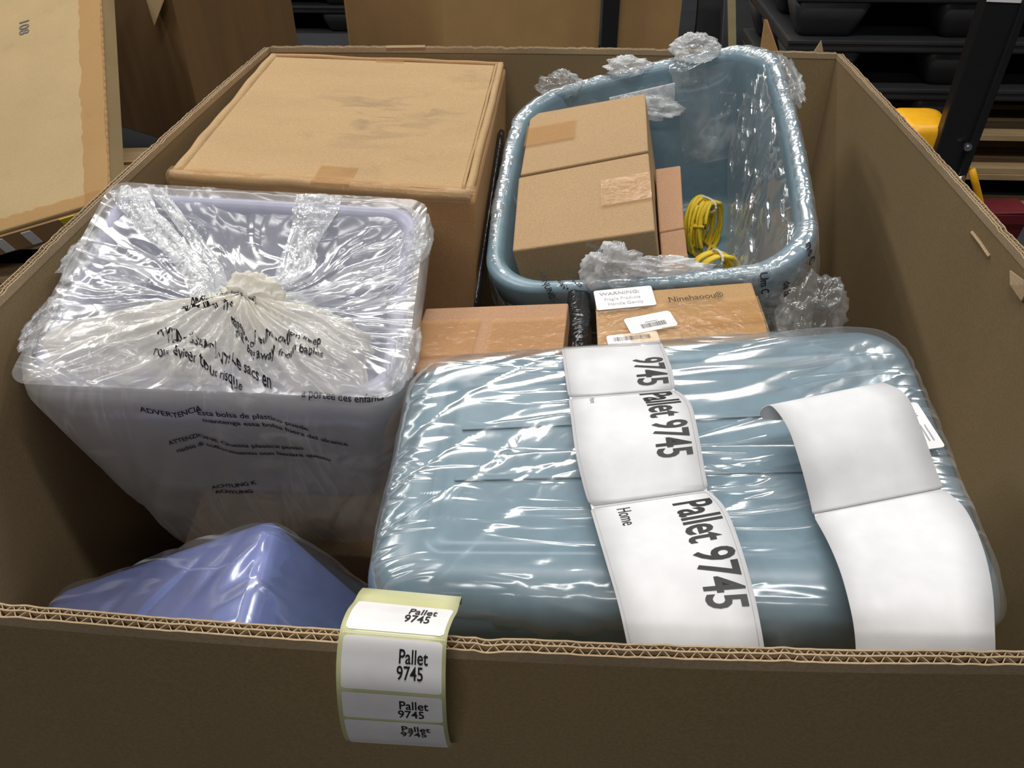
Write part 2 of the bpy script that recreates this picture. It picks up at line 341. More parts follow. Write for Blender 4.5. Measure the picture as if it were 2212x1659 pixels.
def text(name, s, size, fn, mat, parent, bold=0.0, xs=1.0, step=None, label=None):
    """lettering: 2D glyph mesh with height `size`, pushed through fn(x, y) -> world point"""
    me = text2d(s, bold); bm = bmesh.new(); bm.from_mesh(me); bpy.data.meshes.remove(me)
    for v in bm.verts: v.co = V((v.co.x * size * xs, v.co.y * size, 0))
    if step and bm.verts:
        x0 = min(v.co.x for v in bm.verts); x1 = max(v.co.x for v in bm.verts); k = x0 + step
        while k < x1:
            bmesh.ops.bisect_plane(bm, geom=bm.verts[:] + bm.edges[:] + bm.faces[:], plane_co=(k, 0, 0), plane_no=(1, 0, 0)); k += step
    bm.verts.ensure_lookup_table()
    vs = [fn(v.co.x, v.co.y) for v in bm.verts]
    fs = [[v.index for v in f.verts] for f in bm.faces if all((vs[e.verts[0].index] - vs[e.verts[1].index]).length < 3.2 * (e.verts[0].co - e.verts[1].co).length + .002 for e in f.edges)]; bm.free()
    return mk(name, vs, fs, mat, parent, label=label)
def poly_fn(pts, up, surf=None, dr=None, off=.0012):
    """baseline polyline pts, glyph up vector; optional drop onto a BVH along dr"""
    pts = [V(p) for p in pts]; up = V(up).normalized(); ls = [0]
    for a, b in zip(pts, pts[1:]): ls.append(ls[-1] + (b - a).length)
    def f(x, y):
        i = 0
        while i < len(pts) - 2 and x > ls[i + 1]: i += 1
        d = (pts[i + 1] - pts[i]).normalized(); p = pts[i] + d * (x - ls[i]) + up * y
        if surf:
            o = p - V(dr) * .12; h = surf.ray_cast(o, V(dr), .3)
            if h[0] is not None: return h[0] - V(dr) * off
        return p
    return f
def bvh(*objs):
    vs = []; fs = []
    for o in objs:
        k = len(vs); org = ORG[o.name]; vs += [v.co + org for v in o.data.vertices]; fs += [[i + k for i in p.vertices] for p in o.data.polygons]
    return BVHTree.FromPolygons(vs, fs)
def patch(C, n, u0, u1, v0, v1, h, nu=6, nv=6, wrap=None):
    vs = []; fs = []
    for i in range(nv + 1):
        for j in range(nu + 1): vs.append(bil(C, u0 + (u1 - u0) * j / nu, v0 + (v1 - v0) * i / nv) + n * h)
    for i in range(nv):
        for j in range(nu): a = i * (nu + 1) + j; fs.append((a, a + 1, a + nu + 2, a + nu + 1))
    return vs, fs

# ------------------------------------------------------------------ setting: dark warehouse
struct(MB().box((-9, -4, -.1), (9, 11, 0)).out('floor', 'floor'))
struct(MB().box((-9, 10, 0), (9, 10.2, 6)).out('wall_back', 'wall'))
struct(MB().box((-9.2, -4, 0), (-9, 10.2, 6)).out('wall_left', 'wall'))
struct(MB().box((9, -4, 0), (9.2, 10.2, 6)).out('wall_right', 'wall'))
struct(MB().box((-9.2, -4, 6), (9.2, 10.2, 6.1)).out('ceiling', 'wall'))

# ------------------------------------------------------------------ pallet box (the big open carton holding everything)
ZR = .95
gb = thing('pallet_box', 'huge open double-wall cardboard pallet box holding the tubs and cartons', 'box', (0, .6, .144))
def gpos(side, s):   # outer rim line, s 0..1 along the side, slightly bowed outward
    b = 1 - (2 * s - 1) ** 2
    if side == 'front': return V((-.5 + s, .004 - .022 * b, 0)), V((0, -1, 0))
    if side == 'back': return V((.5 - s, 1.2 + .012 * b, 0)), V((0, 1, 0))
    if side == 'left': return V((-.5 - .012 * b, 1.2 - 1.2 * s, 0)), V((-1, 0, 0))
    return V((.5 + .006 * b, 1.2 * s, 0)), V((1, 0, 0))
TH = .0085
def nick(side, s):
    x = {'front': 0, 'back': 30, 'left': 60, 'right': 90}[side] + s * 22
    return .0010 * noise.noise(V((x, 0, 0))) + .0012 * noise.noise(V((x * 4, 5, 0))) - (.0015 * max(0, noise.noise(V((x * 1.7, 9, 2))) - .35) / .3)
for side, Lw in (('front', 1), ('right', 1.2), ('back', 1), ('left', 1.2)):
    n = 120; vs = []; fs = []
    for i in range(n + 1):
        s = i / n; p, nn = gpos(side, s)
        for off in (TH, 0):
            for z in (.16, .4, .7, ZR - .008): vs.append(V((p.x, p.y, z)) + nn * (off))
    for i in range(n):
        a = i * 8; b = a + 8
        for k in (0, 1, 2): fs += [(a + k, b + k, b + k + 1, a + k + 1), (a + 4 + k, a + 5 + k, b + 5 + k, b + 4 + k)]
        fs += [(a + 3, b + 3, b + 7, a + 7), (a, a + 4, b + 4, b)]
    fs += [(0, 1, 2, 3, 7, 6, 5, 4), tuple(n * 8 + k for k in (0, 4, 5, 6, 7, 3, 2, 1))]
    wall = mk('wall_panel', vs, fs, 'gay_in', gb)
    # the raw edge: three liners with two layers of flutes between them
    vs = []; fs = []; m = int(Lw / .0011)
    for layer in range(5):
        for i in range(m + 1):
            s = i / m; p, nn = gpos(side, s); nk = nick(side, s); x = s * Lw
            if layer % 2 == 0: off = (0, TH * .42, TH)[layer // 2]; z1 = ZR + nk
            elif layer == 1: off = TH * .21 + TH * .19 * math.sin(x * 2 * math.pi / .0075); z1 = ZR + nk - .0005
            else: off = TH * .71 + TH * .27 * math.sin(x * 2 * math.pi / .0098); z1 = ZR + nk - .0005
            tkn = .00045 if layer % 2 else .0006
            q = V((p.x, p.y, 0)) + nn * off
            for d_ in (-tkn, tkn): vs += [q + nn * d_ + V((0, 0, ZR - .009)), q + nn * d_ + V((0, 0, z1))]
        b0 = layer * (m + 1) * 4
        for i in range(m):
            a = b0 + i * 4; b = a + 4
            fs += [(a, a + 1, b + 1, b), (a + 2, b + 2, b + 3, a + 3), (a + 1, a + 3, b + 3, b + 1)]
    mk('corrugated_edge', vs, fs, 'edge', wall)
# torn tabs of board left on the rim
MB().add([(.372, 1.216, .945), (.405, 1.218, .943), (.392, 1.232, .962), (.376, 1.226, .998), (.371, 1.221, 1.0)], [(0, 1, 2, 3, 4)]).out('torn_flap', 'ochre', gb, solid=.003)
MB().add([(.462, 1.214, .945), (.482, 1.214, .943), (.473, 1.217, .967)], [(0, 1, 2)]).out('torn_flap', 'edge', gb, solid=.003)
MB().add([(.506, .440, .934), (.500, .474, .932), (.499, .462, .922), (.503, .440, .916)], [(0, 1, 2, 3)]).out('torn_flap', 'edge', gb, solid=.002)
# scuffed crease lines in the right wall
MB().tube([(.5055, .583, .921), (.5055, .555, .920), (.5055, .530, .918)], .0022, 6).out('crease', 'edge', gb)
MB().tube([(-.29, 1.2095, .949), (-.22, 1.2115, .950)], .004, 6).out('folded_lip', 'edge', gb)
MB().box((-.50, .005, .146), (.50, 1.195, .160)).out('bottom_board', 'gay_in', gb)

# ------------------------------------------------------------------ pallets
def wood_pallet(loc, rz, label, lx=1.2, ly=.8, group=None):
    t = thing('wooden_pallet', label, 'pallet', loc, group, rz)
    for k in range(5):
        y = -ly / 2 + (ly - .1) * k / 4; w_ = .10 if k in (1, 3) else .145 if ly > .7 else .08
        y = max(-ly / 2, min(ly / 2 - w_, y - (w_ - .1) / 2)); MB().box((-lx / 2, y, .122), (lx / 2, y + w_, .144)).out('deck_board', 'wood', t, bevel=.002, local=True)
    for x in (-lx / 2, -.07, lx / 2 - .14):
        MB().box((x, -ly / 2, .10), (x + .14, ly / 2, .122)).out('stringer_board', 'wood', t, bevel=.002, local=True)
    for y in (-ly / 2, -.05, ly / 2 - .1):
        for x in (-lx / 2, -.07, lx / 2 - .14): MB().box((x, y, .022), (x + .14, y + .1, .10)).out('block', 'wood', t, bevel=.002, local=True)
        MB().box((-lx / 2, y, 0), (lx / 2, y + .1, .022)).out('bottom_board', 'wood', t, bevel=.002, local=True)
    return t
wood_pallet((0, .6, 0), math.pi / 2, 'wooden pallet underneath the big open cardboard pallet box', 1.2, 1.0)
wood_pallet((-2.05, 2.30, 0), .10, 'wooden pallet at the left edge of the frame under the sandy flat carton')
wood_pallet((1.38, 3.03, 0), 0, 'lower wooden pallet under the black plastic pallets behind the jack', 1.2, .8, 'wooden pallets behind the pallet jack')
wood_pallet((1.385, 3.035, .1445), 0, 'upper wooden pallet under the black plastic pallets behind the jack', 1.2, .8, 'wooden pallets behind the pallet jack')

def plastic_pallet(loc, rz, label, lx=1.2, ly=.8, rx=0):
    t = thing('plastic_pallet', label, 'pallet', loc, 'black plastic pallets', rz); t.rotation_euler[0] = rx
    m = MB(); m.box((-lx / 2, -ly / 2, .118), (lx / 2, ly / 2, .156)); m.out('deck', 'blackp', t, bevel=.008, local=True)
    m = MB(); m.box((-lx / 2 - .006, -ly / 2 - .006, .146), (lx / 2 + .006, -ly / 2, .158)); m.out('deck_lip', 'blackp', t, bevel=.002, local=True)
    for fx in (-1, 0, 1):
        for fy in (-1, 0, 1):
            cx, cy = fx * (lx / 2 - .13), fy * (ly / 2 - .10)
            C = [V((cx - .13, cy + .09, .118)), V((cx + .13, cy + .09, .118)), V((cx + .13, cy - .09, .118)), V((cx - .13, cy - .09, .118))]
            vs, fs = loft(C, V((0, 0, -1)), [(0, 0, .03), (.018, .06, .03), (.034, .10, .03), (.045, .118, .025)], 1, 4)
            mk('foot', vs, fs, 'blackp', t, smooth=True, local=True)
    return t
ordn = ['bottom', 'second', 'third', 'top']
for k in range(4): plastic_pallet((1.38, 3.03, .289 + .1565 * k), 0, f'black plastic pallet at right behind the jack, {ordn[k]} one of its stack', 1.2)
plastic_pallet((1.12, 4.15, .36), .12, 'black plastic pallet on end, leaning at the left side of the pallet stack', .72, .8, 1.25)
plastic_pallet((1.15, 4.85, .36), .06, 'black plastic pallet on end, furthest back behind the beige stick', .8, .8, 1.35)

for k in range(5): plastic_pallet((-1.35, 5.4, .1565 * k), 0, f"added black plastic pallet darkening the gap between the brown boxes, {['bottom', 'second', 'third', 'fourth', 'top'][k]} one", 1.2)  # stack added only to make the shaded gap between the boxes black
po = thing('steel_post', 'black upright post between the two brown boxes behind the back rim', 'post', (.248, 3.98, 0))
MB().box((.209, 3.96, .01), (.287, 4.03, 1.4)).out('post_shaft', 'blackm', po, bevel=.004)
MB().box((.207, 3.94, 0), (.289, 4.04, .01)).out('foot_plate', 'blackm', po)
# ------------------------------------------------------------------ background cartons
def bgbox(label, pts, z0, z1, mat='gay_dark', group=None):
    c = sum((V((x, y, 0)) for x, y in pts), V()) / 4
    t = thing('tall_carton', label, 'box', (c.x, c.y, z0), group)
    for k in range(4):
        a, b = V((*pts[k], 0)), V((*pts[(k + 1) % 4], 0)); n = (b - a).cross(V((0, 0, 1))).normalized(); i = -n * .012
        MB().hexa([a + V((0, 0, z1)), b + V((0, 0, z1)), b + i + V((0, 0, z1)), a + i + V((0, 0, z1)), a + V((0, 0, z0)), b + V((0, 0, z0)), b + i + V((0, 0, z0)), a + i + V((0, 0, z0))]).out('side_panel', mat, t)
    return t
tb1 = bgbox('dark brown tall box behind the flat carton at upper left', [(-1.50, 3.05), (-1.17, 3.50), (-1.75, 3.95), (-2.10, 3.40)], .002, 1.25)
MB().add([(-1.66, 3.13, .95), (-1.53, 3.04, .95), (-1.52, 3.02, .62), (-1.60, 3.06, .52)], [(0, 1, 2, 3)]).out('lit_patch', 'bgcard', tb1, solid=.003)  # pale sheet standing in for a lit patch on the box side
bgbox('wide brown tall box behind the back rim, left of the dark gap', [(-.58, 4.0), (.200, 4.05), (.20, 4.8), (-1.17, 4.42)], 0.0, 1.2, 'ochre')
bgbox('narrow brown tall box behind the back rim, right of the dark gap', [(.296, 4.06), (.60, 4.09), (.64, 4.8), (.34, 4.8)], 0.0, 1.2, 'ochre')
t = thing('wooden_stick', 'thin upright beige stick behind the wrapped teal tub', 'stick', (.66, 3.0, 0))
MB().beam((.75, 3.0, 0), (.585, 3.0, .95), (.014, 0, .002), (0, .010, 0)).out('stick_shaft', 'beige', t, bevel=.002)

# flat sandy carton leaning back at upper left
fc = thing('flat_carton', 'large flat sandy carton with taped edges standing on the left wooden pallet', 'box', (-1.75, 2.25, .146))
P1 = V((.0274, -.3098, 1.361)).lerp(V((-1.4655, 2.1533, .2)), .92); e1 = (V((-1.8297, 2.0705, .1141)) - V((-1.4655, 2.1533, .2))).normalized(); dU = V((-.2953, .8528, .4306)).normalized()
nrm = dU.cross(e1).normalized()
if nrm.z < 0: nrm = -nrm
Wc, Hc, Tc = 1.0, 1.24, .10
def fcp(a, b, h=0): return P1 + e1 * a + dU * b + nrm * h
MB().hexa([fcp(Wc, Hc), fcp(0, Hc), fcp(0, 0), fcp(Wc, 0), fcp(Wc, Hc, -Tc), fcp(0, Hc, -Tc), fcp(0, 0, -Tc), fcp(Wc, 0, -Tc)]).out('body', 'bgcard', fc, bevel=.006)
def strip_tape(a0, a1, b0, b1, jag, h=.0012):
    vs = []; fs = []; n = 60
    for i in range(n + 1):
        f = i / n
        j1 = jag * noise.noise(V((f * 14, a0 * 3, 1))) + jag * .5 * noise.noise(V((f * 50, 2, 1)))
        if b1 - b0 > a1 - a0: p, q = fcp(a0, b0 + (b1 - b0) * f, h), fcp(a1 + j1, b0 + (b1 - b0) * f, h)
        else: p, q = fcp(a0 + (a1 - a0) * f, b0, h), fcp(a0 + (a1 - a0) * f, b1 + j1, h)
        vs += [p, p.lerp(q, .5) + nrm * .0015, q]
    for i in range(n): a = i * 3; fs += [(a, a + 1, a + 4, a + 3), (a + 1, a + 2, a + 5, a + 4)]
    return vs, fs
mk('tape', *strip_tape(0, .082, 0, Hc, .012), 'tape', fc, smooth=True)
mk('tape', *strip_tape(0, Wc, 0, .05, .012, .0022), 'tape', fc, smooth=True)
MB().box((0, 0, 0), (.001, .001, .001))
mb2 = MB()
for i in range(40):
    f = i / 39 * Hc; r_ = .004 + .003 * random.random(); mb2.tube([fcp(-.001, f, -.002), fcp(-.001 + .002 * random.random(), min(Hc, f + Hc / 39), -.002)], r_, 6)
mb2.out('edge_tape', 'ctape', fc, smooth=True)
text('printed_number', '108', .052, lambda x, y: fcp(.300 - y, .93 - x, .002), 'inkg', fc, .01)
# strip of stuff under its lower edge
MB().hexa([fcp(.55, -.002, -.012), fcp(.10, -.002, -.012), fcp(.10, -.004, -.085), fcp(.55, -.004, -.085), fcp(.55, -.010, -.012), fcp(.10, -.010, -.012), fcp(.10, -.010, -.085), fcp(.55, -.010, -.085)]).out('end_panel', 'carton_side', fc)
for a in (.27, .36): MB().hexa([fcp(a + .03, -.010, -.02), fcp(a, -.010, -.02), fcp(a, -.010, -.08), fcp(a + .03, -.010, -.08), fcp(a + .03, -.013, -.02), fcp(a, -.013, -.02), fcp(a, -.013, -.08), fcp(a + .03, -.013, -.08)]).out('white_marking', 'paperw', fc)
MB().hexa([fcp(.17, -.010, -.01), fcp(.12, -.010, -.01), fcp(.12, -.010, -.05), fcp(.17, -.010, -.05), fcp(.17, -.013, -.01), fcp(.12, -.013, -.01), fcp(.12, -.013, -.05), fcp(.17, -.013, -.05)]).out('yellow_sticker', 'ylab', fc)

# ------------------------------------------------------------------ pallet jack, red crate, paper
pj = thing('pallet_jack', 'yellow and black hand pallet jack parked beyond the right wall', 'pallet jack', (1.25, 2.15, 0))
MB().beam((1.185, 2.13, .30), (1.20, 2.16, 1.02), (.05, 0, 0), (0, .022, 0)).out('mast', 'blackm', pj, bevel=.006)
MB().beam((1.225, 2.12, .30), (1.262, 2.16, 1.02), (.012, 0, 0), (0, .03, 0)).out('mast_rib', 'blackm', pj, bevel=.004)
bm_ = MB(); bm_.tube([(1.214, 2.100, .449), (1.213, 2.088, .449)], .011, 14); bm_.tube([(1.213, 2.088, .449), (1.213, 2.084, .449)], .006, 10); bm_.out('bolt', 'steel', pj)
C = [V((1.03, 2.30, .50)), V((1.19, 2.30, .50)), V((1.19, 2.14, .485)), V((1.055, 2.14, .485))]
vs, fs = loft(C, V((.05, 0, -1)).normalized(), [(.03, 0, .02), (.01, .004, .03), (0, .02, .03), (.0, .12, .03), (.02, .16, .02)], 1, 5)
mk('pump_cover', vs, fs, 'yellow', pj, smooth=True)
MB().tube([(1.10, 2.12, .36), (1.16, 2.11, .345), (1.22, 2.11, .345)], .016, 12).out('pivot_pin', 'steel', pj, smooth=True)
MB().tube([(1.225, 2.10, .36), (1.235, 2.10, .33), (1.22, 2.11, .28)], .013, 12).out('link', 'steel', pj, smooth=True)
MB().tube([(1.25, 2.10, .378), (1.275, 2.10, .335), (1.33, 2.10, .235), (1.345, 2.10, .215), (1.375, 2.10, .217)], .011, 10).out('pedal', 'yellow', pj, smooth=True)
MB().box((1.02, 2.10, .06), (1.32, 2.34, .20)).out('axle_housing', 'blackm', pj, bevel=.02)
for y in (2.12, 2.32):
    MB().tube([(1.14, y - .03, .09), (1.14, y + .03, .09)], .09, 28).out('wheel', 'blackp', pj)
for y0 in (2.00, 2.28):
    MB().box((1.32, y0, .06), (1.42, y0 + .15, .10)).out('fork', 'yellow', pj, bevel=.008)
rc = thing('red_crate', 'small dark red plastic crate on the floor by the pallet jack', 'crate', (1.47, 2.26, 0))
C = [V((1.40, 2.32, .185)), V((1.55, 2.32, .185)), V((1.55, 2.20, .185)), V((1.40, 2.20, .185))]
vs, fs = loft(C, V((0, 0, -1)), [(.02, .17, .02), (.012, .02, .02), (.008, 0, .02), (0, 0, .02), (0, .03, .02), (.008, .03, .02), (.02, .185, .02)], 1, 4)
mk('crate_body', vs, fs, 'red', rc)
MB().beam((1.41, 2.26, .186), (1.54, 2.26, .191), (0, .055, 0), (0, 0, .004)).out('crate_lid', 'red', rc, bevel=.003)
pn = thing('paper_note', 'pale paper note stuck on the black jack mast at the top right corner', 'paper', (1.215, 2.12, .85))
MB().add([(1.150, 2.128, .835), (1.245, 2.128, .832), (1.262, 2.132, .90), (1.175, 2.132, .90)], [(0, 1, 2, 3)]).out('note_sheet', 'paperw', pn, solid=.001)

# ------------------------------------------------------------------ contents: cartons
def carton(name, label, C, h, mat, cat='box', side=None, group=None, seam=True, D=None, bev=.0025):
    C = [V(c) for c in C]; n = cnorm(C); D = D or -n
    c = sum(C, V()) / 4 + D * h
    t = thing(name, label, cat, c, group)
    Ti = [p - n * .0035 for p in C]
    MB().hexa(Ti + [p + D * h for p in C]).out('body', side or mat, t, bevel=bev)
    if seam:
        for (v0, v1) in ((0.002, .497), (.503, .998)):
            P = [bil(C, u, v) for u, v in ((0.002, v1), (.998, v1), (.998, v0), (0.002, v0))]
            MB().hexa(P + [p - n * .0034 for p in P]).out('flap', mat, t, bevel=.0012)
    return t, C, n, D
def tapeon(parent, C, n, u0, u1, v0, v1, mat='tape', h=.0006, down=None, dlen=.03, D=None):
    vs, fs = patch(C, n, u0, u1, v0, v1, h, 8, 8)
    if down:
        k = len(vs)
        uu = {'F': [(u0 + (u1 - u0) * j / 8, v0) for j in range(9)], 'B': [(u0 + (u1 - u0) * j / 8, v1) for j in range(9)], 'R': [(u1, v0 + (v1 - v0) * j / 8) for j in range(9)], 'L': [(u0, v0 + (v1 - v0) * j / 8) for j in range(9)]}[down]
        cn = (bil(C, *uu[4]) - bil(C, .5, .5)); cn = (cn - n * cn.dot(n)).normalized()
        for s_ in (0, 1):
            for u, v in uu: vs.append(bil(C, u, v) + cn * .0012 + (n * h if s_ == 0 else D * dlen))
        for j in range(8): fs.append((k + j, k + j + 1, k + 10 + j, k + 9 + j))
    return mk('tape', vs, fs, mat, parent, smooth=False)

# big carton with a shallow recessed lid
CARTON = [(-0.4990, 1.19, 0.944), (-0.0747, 1.1975, 0.931), (-0.0825, 0.6818, 0.912), (-0.4960, 0.6994, 0.925)]
C = [V(c) for c in CARTON]; n = cnorm(C); D = V((0, 0, -1))
bc = thing('large_carton', 'biggest tan carton with taped lid at the back left of the box', 'box', (-.29, .94, .16))
T2 = [p - n * .010 for p in C]
MB().hexa(T2 + [V((p.x * 1.0, p.y, .162)) for p in C]).out('body', 'carton_side', bc, bevel=.006)
MB().hexa([bil(C, u, v) - n * .003 for u, v in ((.035, .975), (.955, .975), (.955, .03), (.035, .03))] + [bil(C, u, v) - n * .0095 for u, v in ((.035, .975), (.955, .975), (.955, .03), (.035, .03))]).out('lid_panel', 'lid', bc, bevel=.002)
def lip(a, b, r, mat='carton', wob=.0015, seed=0):
    P = []
    for i in range(31):
        f = i / 30; p = bil(C, *a).lerp(bil(C, *b), f) - n * (r * .9)
        P.append(p + V((nz(p, 18, seed), nz(p, 18, seed + 1), nz(p, 18, seed + 2))) * wob)
    return MB().tube(P, r, 12).out('edge_lip', mat, bc, smooth=True)
lip((.020, .99), (.020, .01), .0085, wob=.003, seed=1); lip((.01, .012), (.99, .012), .0075, wob=.003, seed=2)
lip((.978, .01), (.978, .99), .0062, seed=3); lip((.01, .988), (.99, .988), .0050, 'carton_side', seed=4)
lip((.960, .03), (.962, .97), .0022, 'carton', wob=.001, seed=5)
tapeon(bc, C, n, .46, .575, .955, 1.0, h=-.0018); tapeon(bc, C, n, .475, .60, .004, .115, h=-.0018)
tapeon(bc, C, n, .475, .60, 0, .02, h=.0012, down='F', dlen=.03, D=D)
# clear tape band running along the front edge
vs = []; fs = []
for i in range(121):
    f = i / 120; p = bil(C, f, 0)
    for q, (dy, dz) in enumerate(((.022, .0008), (.008, .0012), (-.0015, -.002), (-.003, -.014), (-.002, -.040))):
        w_ = .0012 * nz(p + V((0, q * .05, 0)), 60, 3); vs.append(p + V((0, dy, dz)) + V((0, -abs(w_), w_)))
for i in range(120):
    for q in range(4): a = i * 5 + q; fs.append((a, a + 5, a + 6, a + 1))
mk('tape_band', vs, fs, 'ctape', bc, smooth=True)
vs = [v + V((0, .0, 0)) for v in vs]

t, C, n, D = carton('brown_carton', 'reddish tan carton with faint tape between the cloudy bag and the black bag', [V((.0274, -.3098, 1.361)).lerp(V(c_), 1.06) for c_ in [(-0.117, 0.4576, 0.88), (0.0408, 0.456, 0.893), (0.0342, 0.3382, 0.893), (-0.1225, 0.3364, 0.88)]], .28, 'pink', seam=False)
tapeon(t, C, n, .0, .42, .18, .74, 'tape'); tapeon(t, C, n, .5, 1.0, .16, .72, 'tape', h=.0008)

NINE = [V((.0274, -.3098, 1.361)).lerp(V(c_), .94) for c_ in [(0.0743, 0.5604, 0.842), (0.2628, 0.5707, 0.859), (0.2626, 0.4427, 0.857), (0.0757, 0.4367, 0.836)]]
t, C, n, D = carton('printed_carton', 'ochre taped carton with white warning and barcode stickers on top', NINE, .27, 'ochre', seam=False)
nine = t
tapeon(t, C, n, 0, 1, .30, .70, 'tape', h=.0005); tapeon(t, C, n, 0, .55, .12, .32, 'tape', h=.0009); tapeon(t, C, n, .5, 1, .08, .42, 'tape', h=.0011)
Lx = (C[1] - C[0]).normalized(); Ly = n.cross(Lx)
def ontop(u, v, ang=0, h=.0015):
    o = bil(C, u, v) + n * h; c_, s_ = math.cos(ang), math.sin(ang); X = Lx * c_ + Ly * s_; Y = -Lx * s_ + Ly * c_
    return lambda x, y, k=0: o + X * x + Y * y + n * k
def sticker(parent, f, w_, h_, r=.003, name='sticker', mat='paperw'):
    P = rr(w_ / 2, h_ / 2, r, 1, 4); vs = [f(x + w_ / 2, y + h_ / 2) for x, y in P]; vs += [f(x + w_ / 2, y + h_ / 2, -.0006) for x, y in P]
    k = len(P); return mk(name, vs, [tuple(range(k))] + [(j, k + j, k + (j + 1) % k, (j + 1) % k) for j in range(k)], mat, parent)
f = ontop(.008, .66, .03); s1 = sticker(t, f, .066, .040)
text('print', 'WARNING:', .0085, lambda x, y: f(x + .006, y + .028, .0004), 'lineg', s1, .02, 1.05); text('print', 'Fragile Products', .0080, lambda x, y: f(x + .010, y + .017, .0004), 'lineg', s1, .0, .78); text('print', 'Handle Gently', .0080, lambda x, y: f(x + .013, y + .007, .0004), 'lineg', s1, .0, .85)
f = ontop(.205, .235, .20); s2 = sticker(t, f, .052, .030, .004)
def barcode(parent, f, x0, x1, y0, y1, n_=26, seed=1):
    R = random.Random(seed); m = MB(); x = x0; st = (x1 - x0) / n_
    for i in range(n_):
        w_ = st * R.choice((.35, .5, .8)); m.add([f(x, y0, .0004), f(x + w_, y0, .0004), f(x + w_, y1, .0004), f(x, y1, .0004)], [(0, 1, 2, 3)]); x += st
    return m.out('barcode', 'inkg', parent)
barcode(s2, f, .014, .042, .006, .014); MB().add([f(.020, .0158, .0004), f(.034, .0158, .0004), f(.034, .0168, .0004), f(.020, .0168, .0004)], [(0, 1, 2, 3)]).out('print_line', 'lineg', s2)
f = ontop(.065, .06, .05); s3 = sticker(t, f, .054, .022); barcode(s3, f, .007, .046, .010, .017, 34, 4)
f = ontop(.455, .70, .04); text('printed_name', 'Ninehaoou®', .0145, lambda x, y: f(x, y), 'inkb', t, .012, .80)

CA = [(-0.0244, 1.0183, 0.903), (0.1559, 1.0023, 0.944), (0.1485, 0.810, 0.927), (-0.031, 0.8161, 0.885)]
t, C, n, D = carton('shipping_carton', 'tan carton in the open teal tub, nearer the back, tape at its left', CA, .19, 'small', group='tan cartons inside the teal tub', seam=False)
tapeon(t, C, n, .0, .42, .40, .74, 'tape', down='L', D=D)
CB = [(-0.0328, 0.8057, 0.885), (0.1489, 0.8064, 0.925), (0.1466, 0.6273, 0.896), (-0.0322, 0.6395, 0.856)]
t, C, n, D = carton('shipping_carton', 'tan carton in the open teal tub, nearer the camera, shiny tape at its right', CB, .17, 'small', group='tan cartons inside the teal tub', seam=False)
tapeon(t, C, n, .64, 1.0, .36, .70, 'tape', down='R', D=D)
SM1 = [(0.1726, 0.9071, 0.86), (0.2112, 0.9112, 0.865), (0.197, 0.7167, 0.857), (0.1635, 0.7113, 0.852)]
t, C, n, D = carton('narrow_carton', 'long narrow tan carton beside the upper yellow cord in the teal tub', SM1, .12, 'pink', seam=False)
SM2 = [(0.1641, 0.7084, 0.851), (0.1977, 0.7138, 0.856), (0.1994, 0.6391, 0.83), (0.1654, 0.6402, 0.825)]
t, C, n, D = carton('narrow_carton', 'short narrow carton with glossy tape against the front rim of the teal tub', SM2, .11, 'pink', seam=False)
tapeon(t, C, n, .0, 1.0, .0, .38, 'ctape', down='F', D=D)

# ------------------------------------------------------------------ tubs
def tub_profile(H, tap, lipw, r):
    return [(tap + .05, H - .004, r * .6), (tap + .020, H - .004, r * .8), (tap + .010, H - .010, r), (tap + .005, H - .022, r), (lipw + .012, .05, r * .9), (lipw + .004, .030, r), (lipw + .002, .012, r), (lipw - .001, .004, r),
            (lipw - .006, .0005, r), (.006, .0, r + .004), (.001, .003, r + .006), (0, .008, r + .006), (-.001, .036, r + .006), (.003, .039, r + .006), (.006, .036, r + .005), (lipw - .010, .028, r), (lipw - .008, .052, r * .95), (lipw - .008, .060, r * .95), (lipw - .002, .063, r * .92), (lipw - .001, .082, r * .92), (lipw + .006, .086, r * .9), (tap - .003, H - .03, r * .9), (tap + .004, H - .010, r * .9), (tap + .020, H, r * .8)]
# teal tub, open
TEAL = [V(c) for c in [(-0.0436, 1.054, 0.915), (0.3555, 1.0789, 1.007), (0.3274, 0.5375, 0.897), (-0.0674, 0.6031, 0.815)]]
nT = cnorm(TEAL); DT = -nT
tt = thing('open_tub', 'open teal plastic tub wrapped in clear film, holding cartons and yellow cords', 'tub', sum(TEAL, V()) / 4 + DT * .26)
vs, fs = loft(TEAL, DT, tub_profile(.26, .045, .022, .065), 6, 10, bulge=.012)
mk('tub_body', vs, fs, 'teal', tt, smooth=True)
# hand hole and its backing on the back wall
vs, fs = loft(TEAL, DT, [(.0345, .040, .055), (.036, .060, .055)], 6, 10, False, False, bulge=.012)
def teal(u, v, dr=0): return bil(TEAL, u, v) + DT * dr
MB().hexa([teal(.36, .932, .018), teal(.62, .932, .018), teal(.62, .926, .018), teal(.36, .926, .018), teal(.37, .925, .055), teal(.61, .925, .055), teal(.61, .918, .055), teal(.37, .918, .055)]).out('hand_hole', 'fold', tt, bevel=.004)

def film_shell(name, C, D, prof, mat, parent, fn, ns=40, nc=14, cap0=False, cap1=False, bulge=0):
    vs, fs = loft(C, D, prof, ns, nc, cap0, cap1, bulge=bulge)
    o = mk(name, vs, fs, mat, parent, smooth=True); displace(o, fn); return o
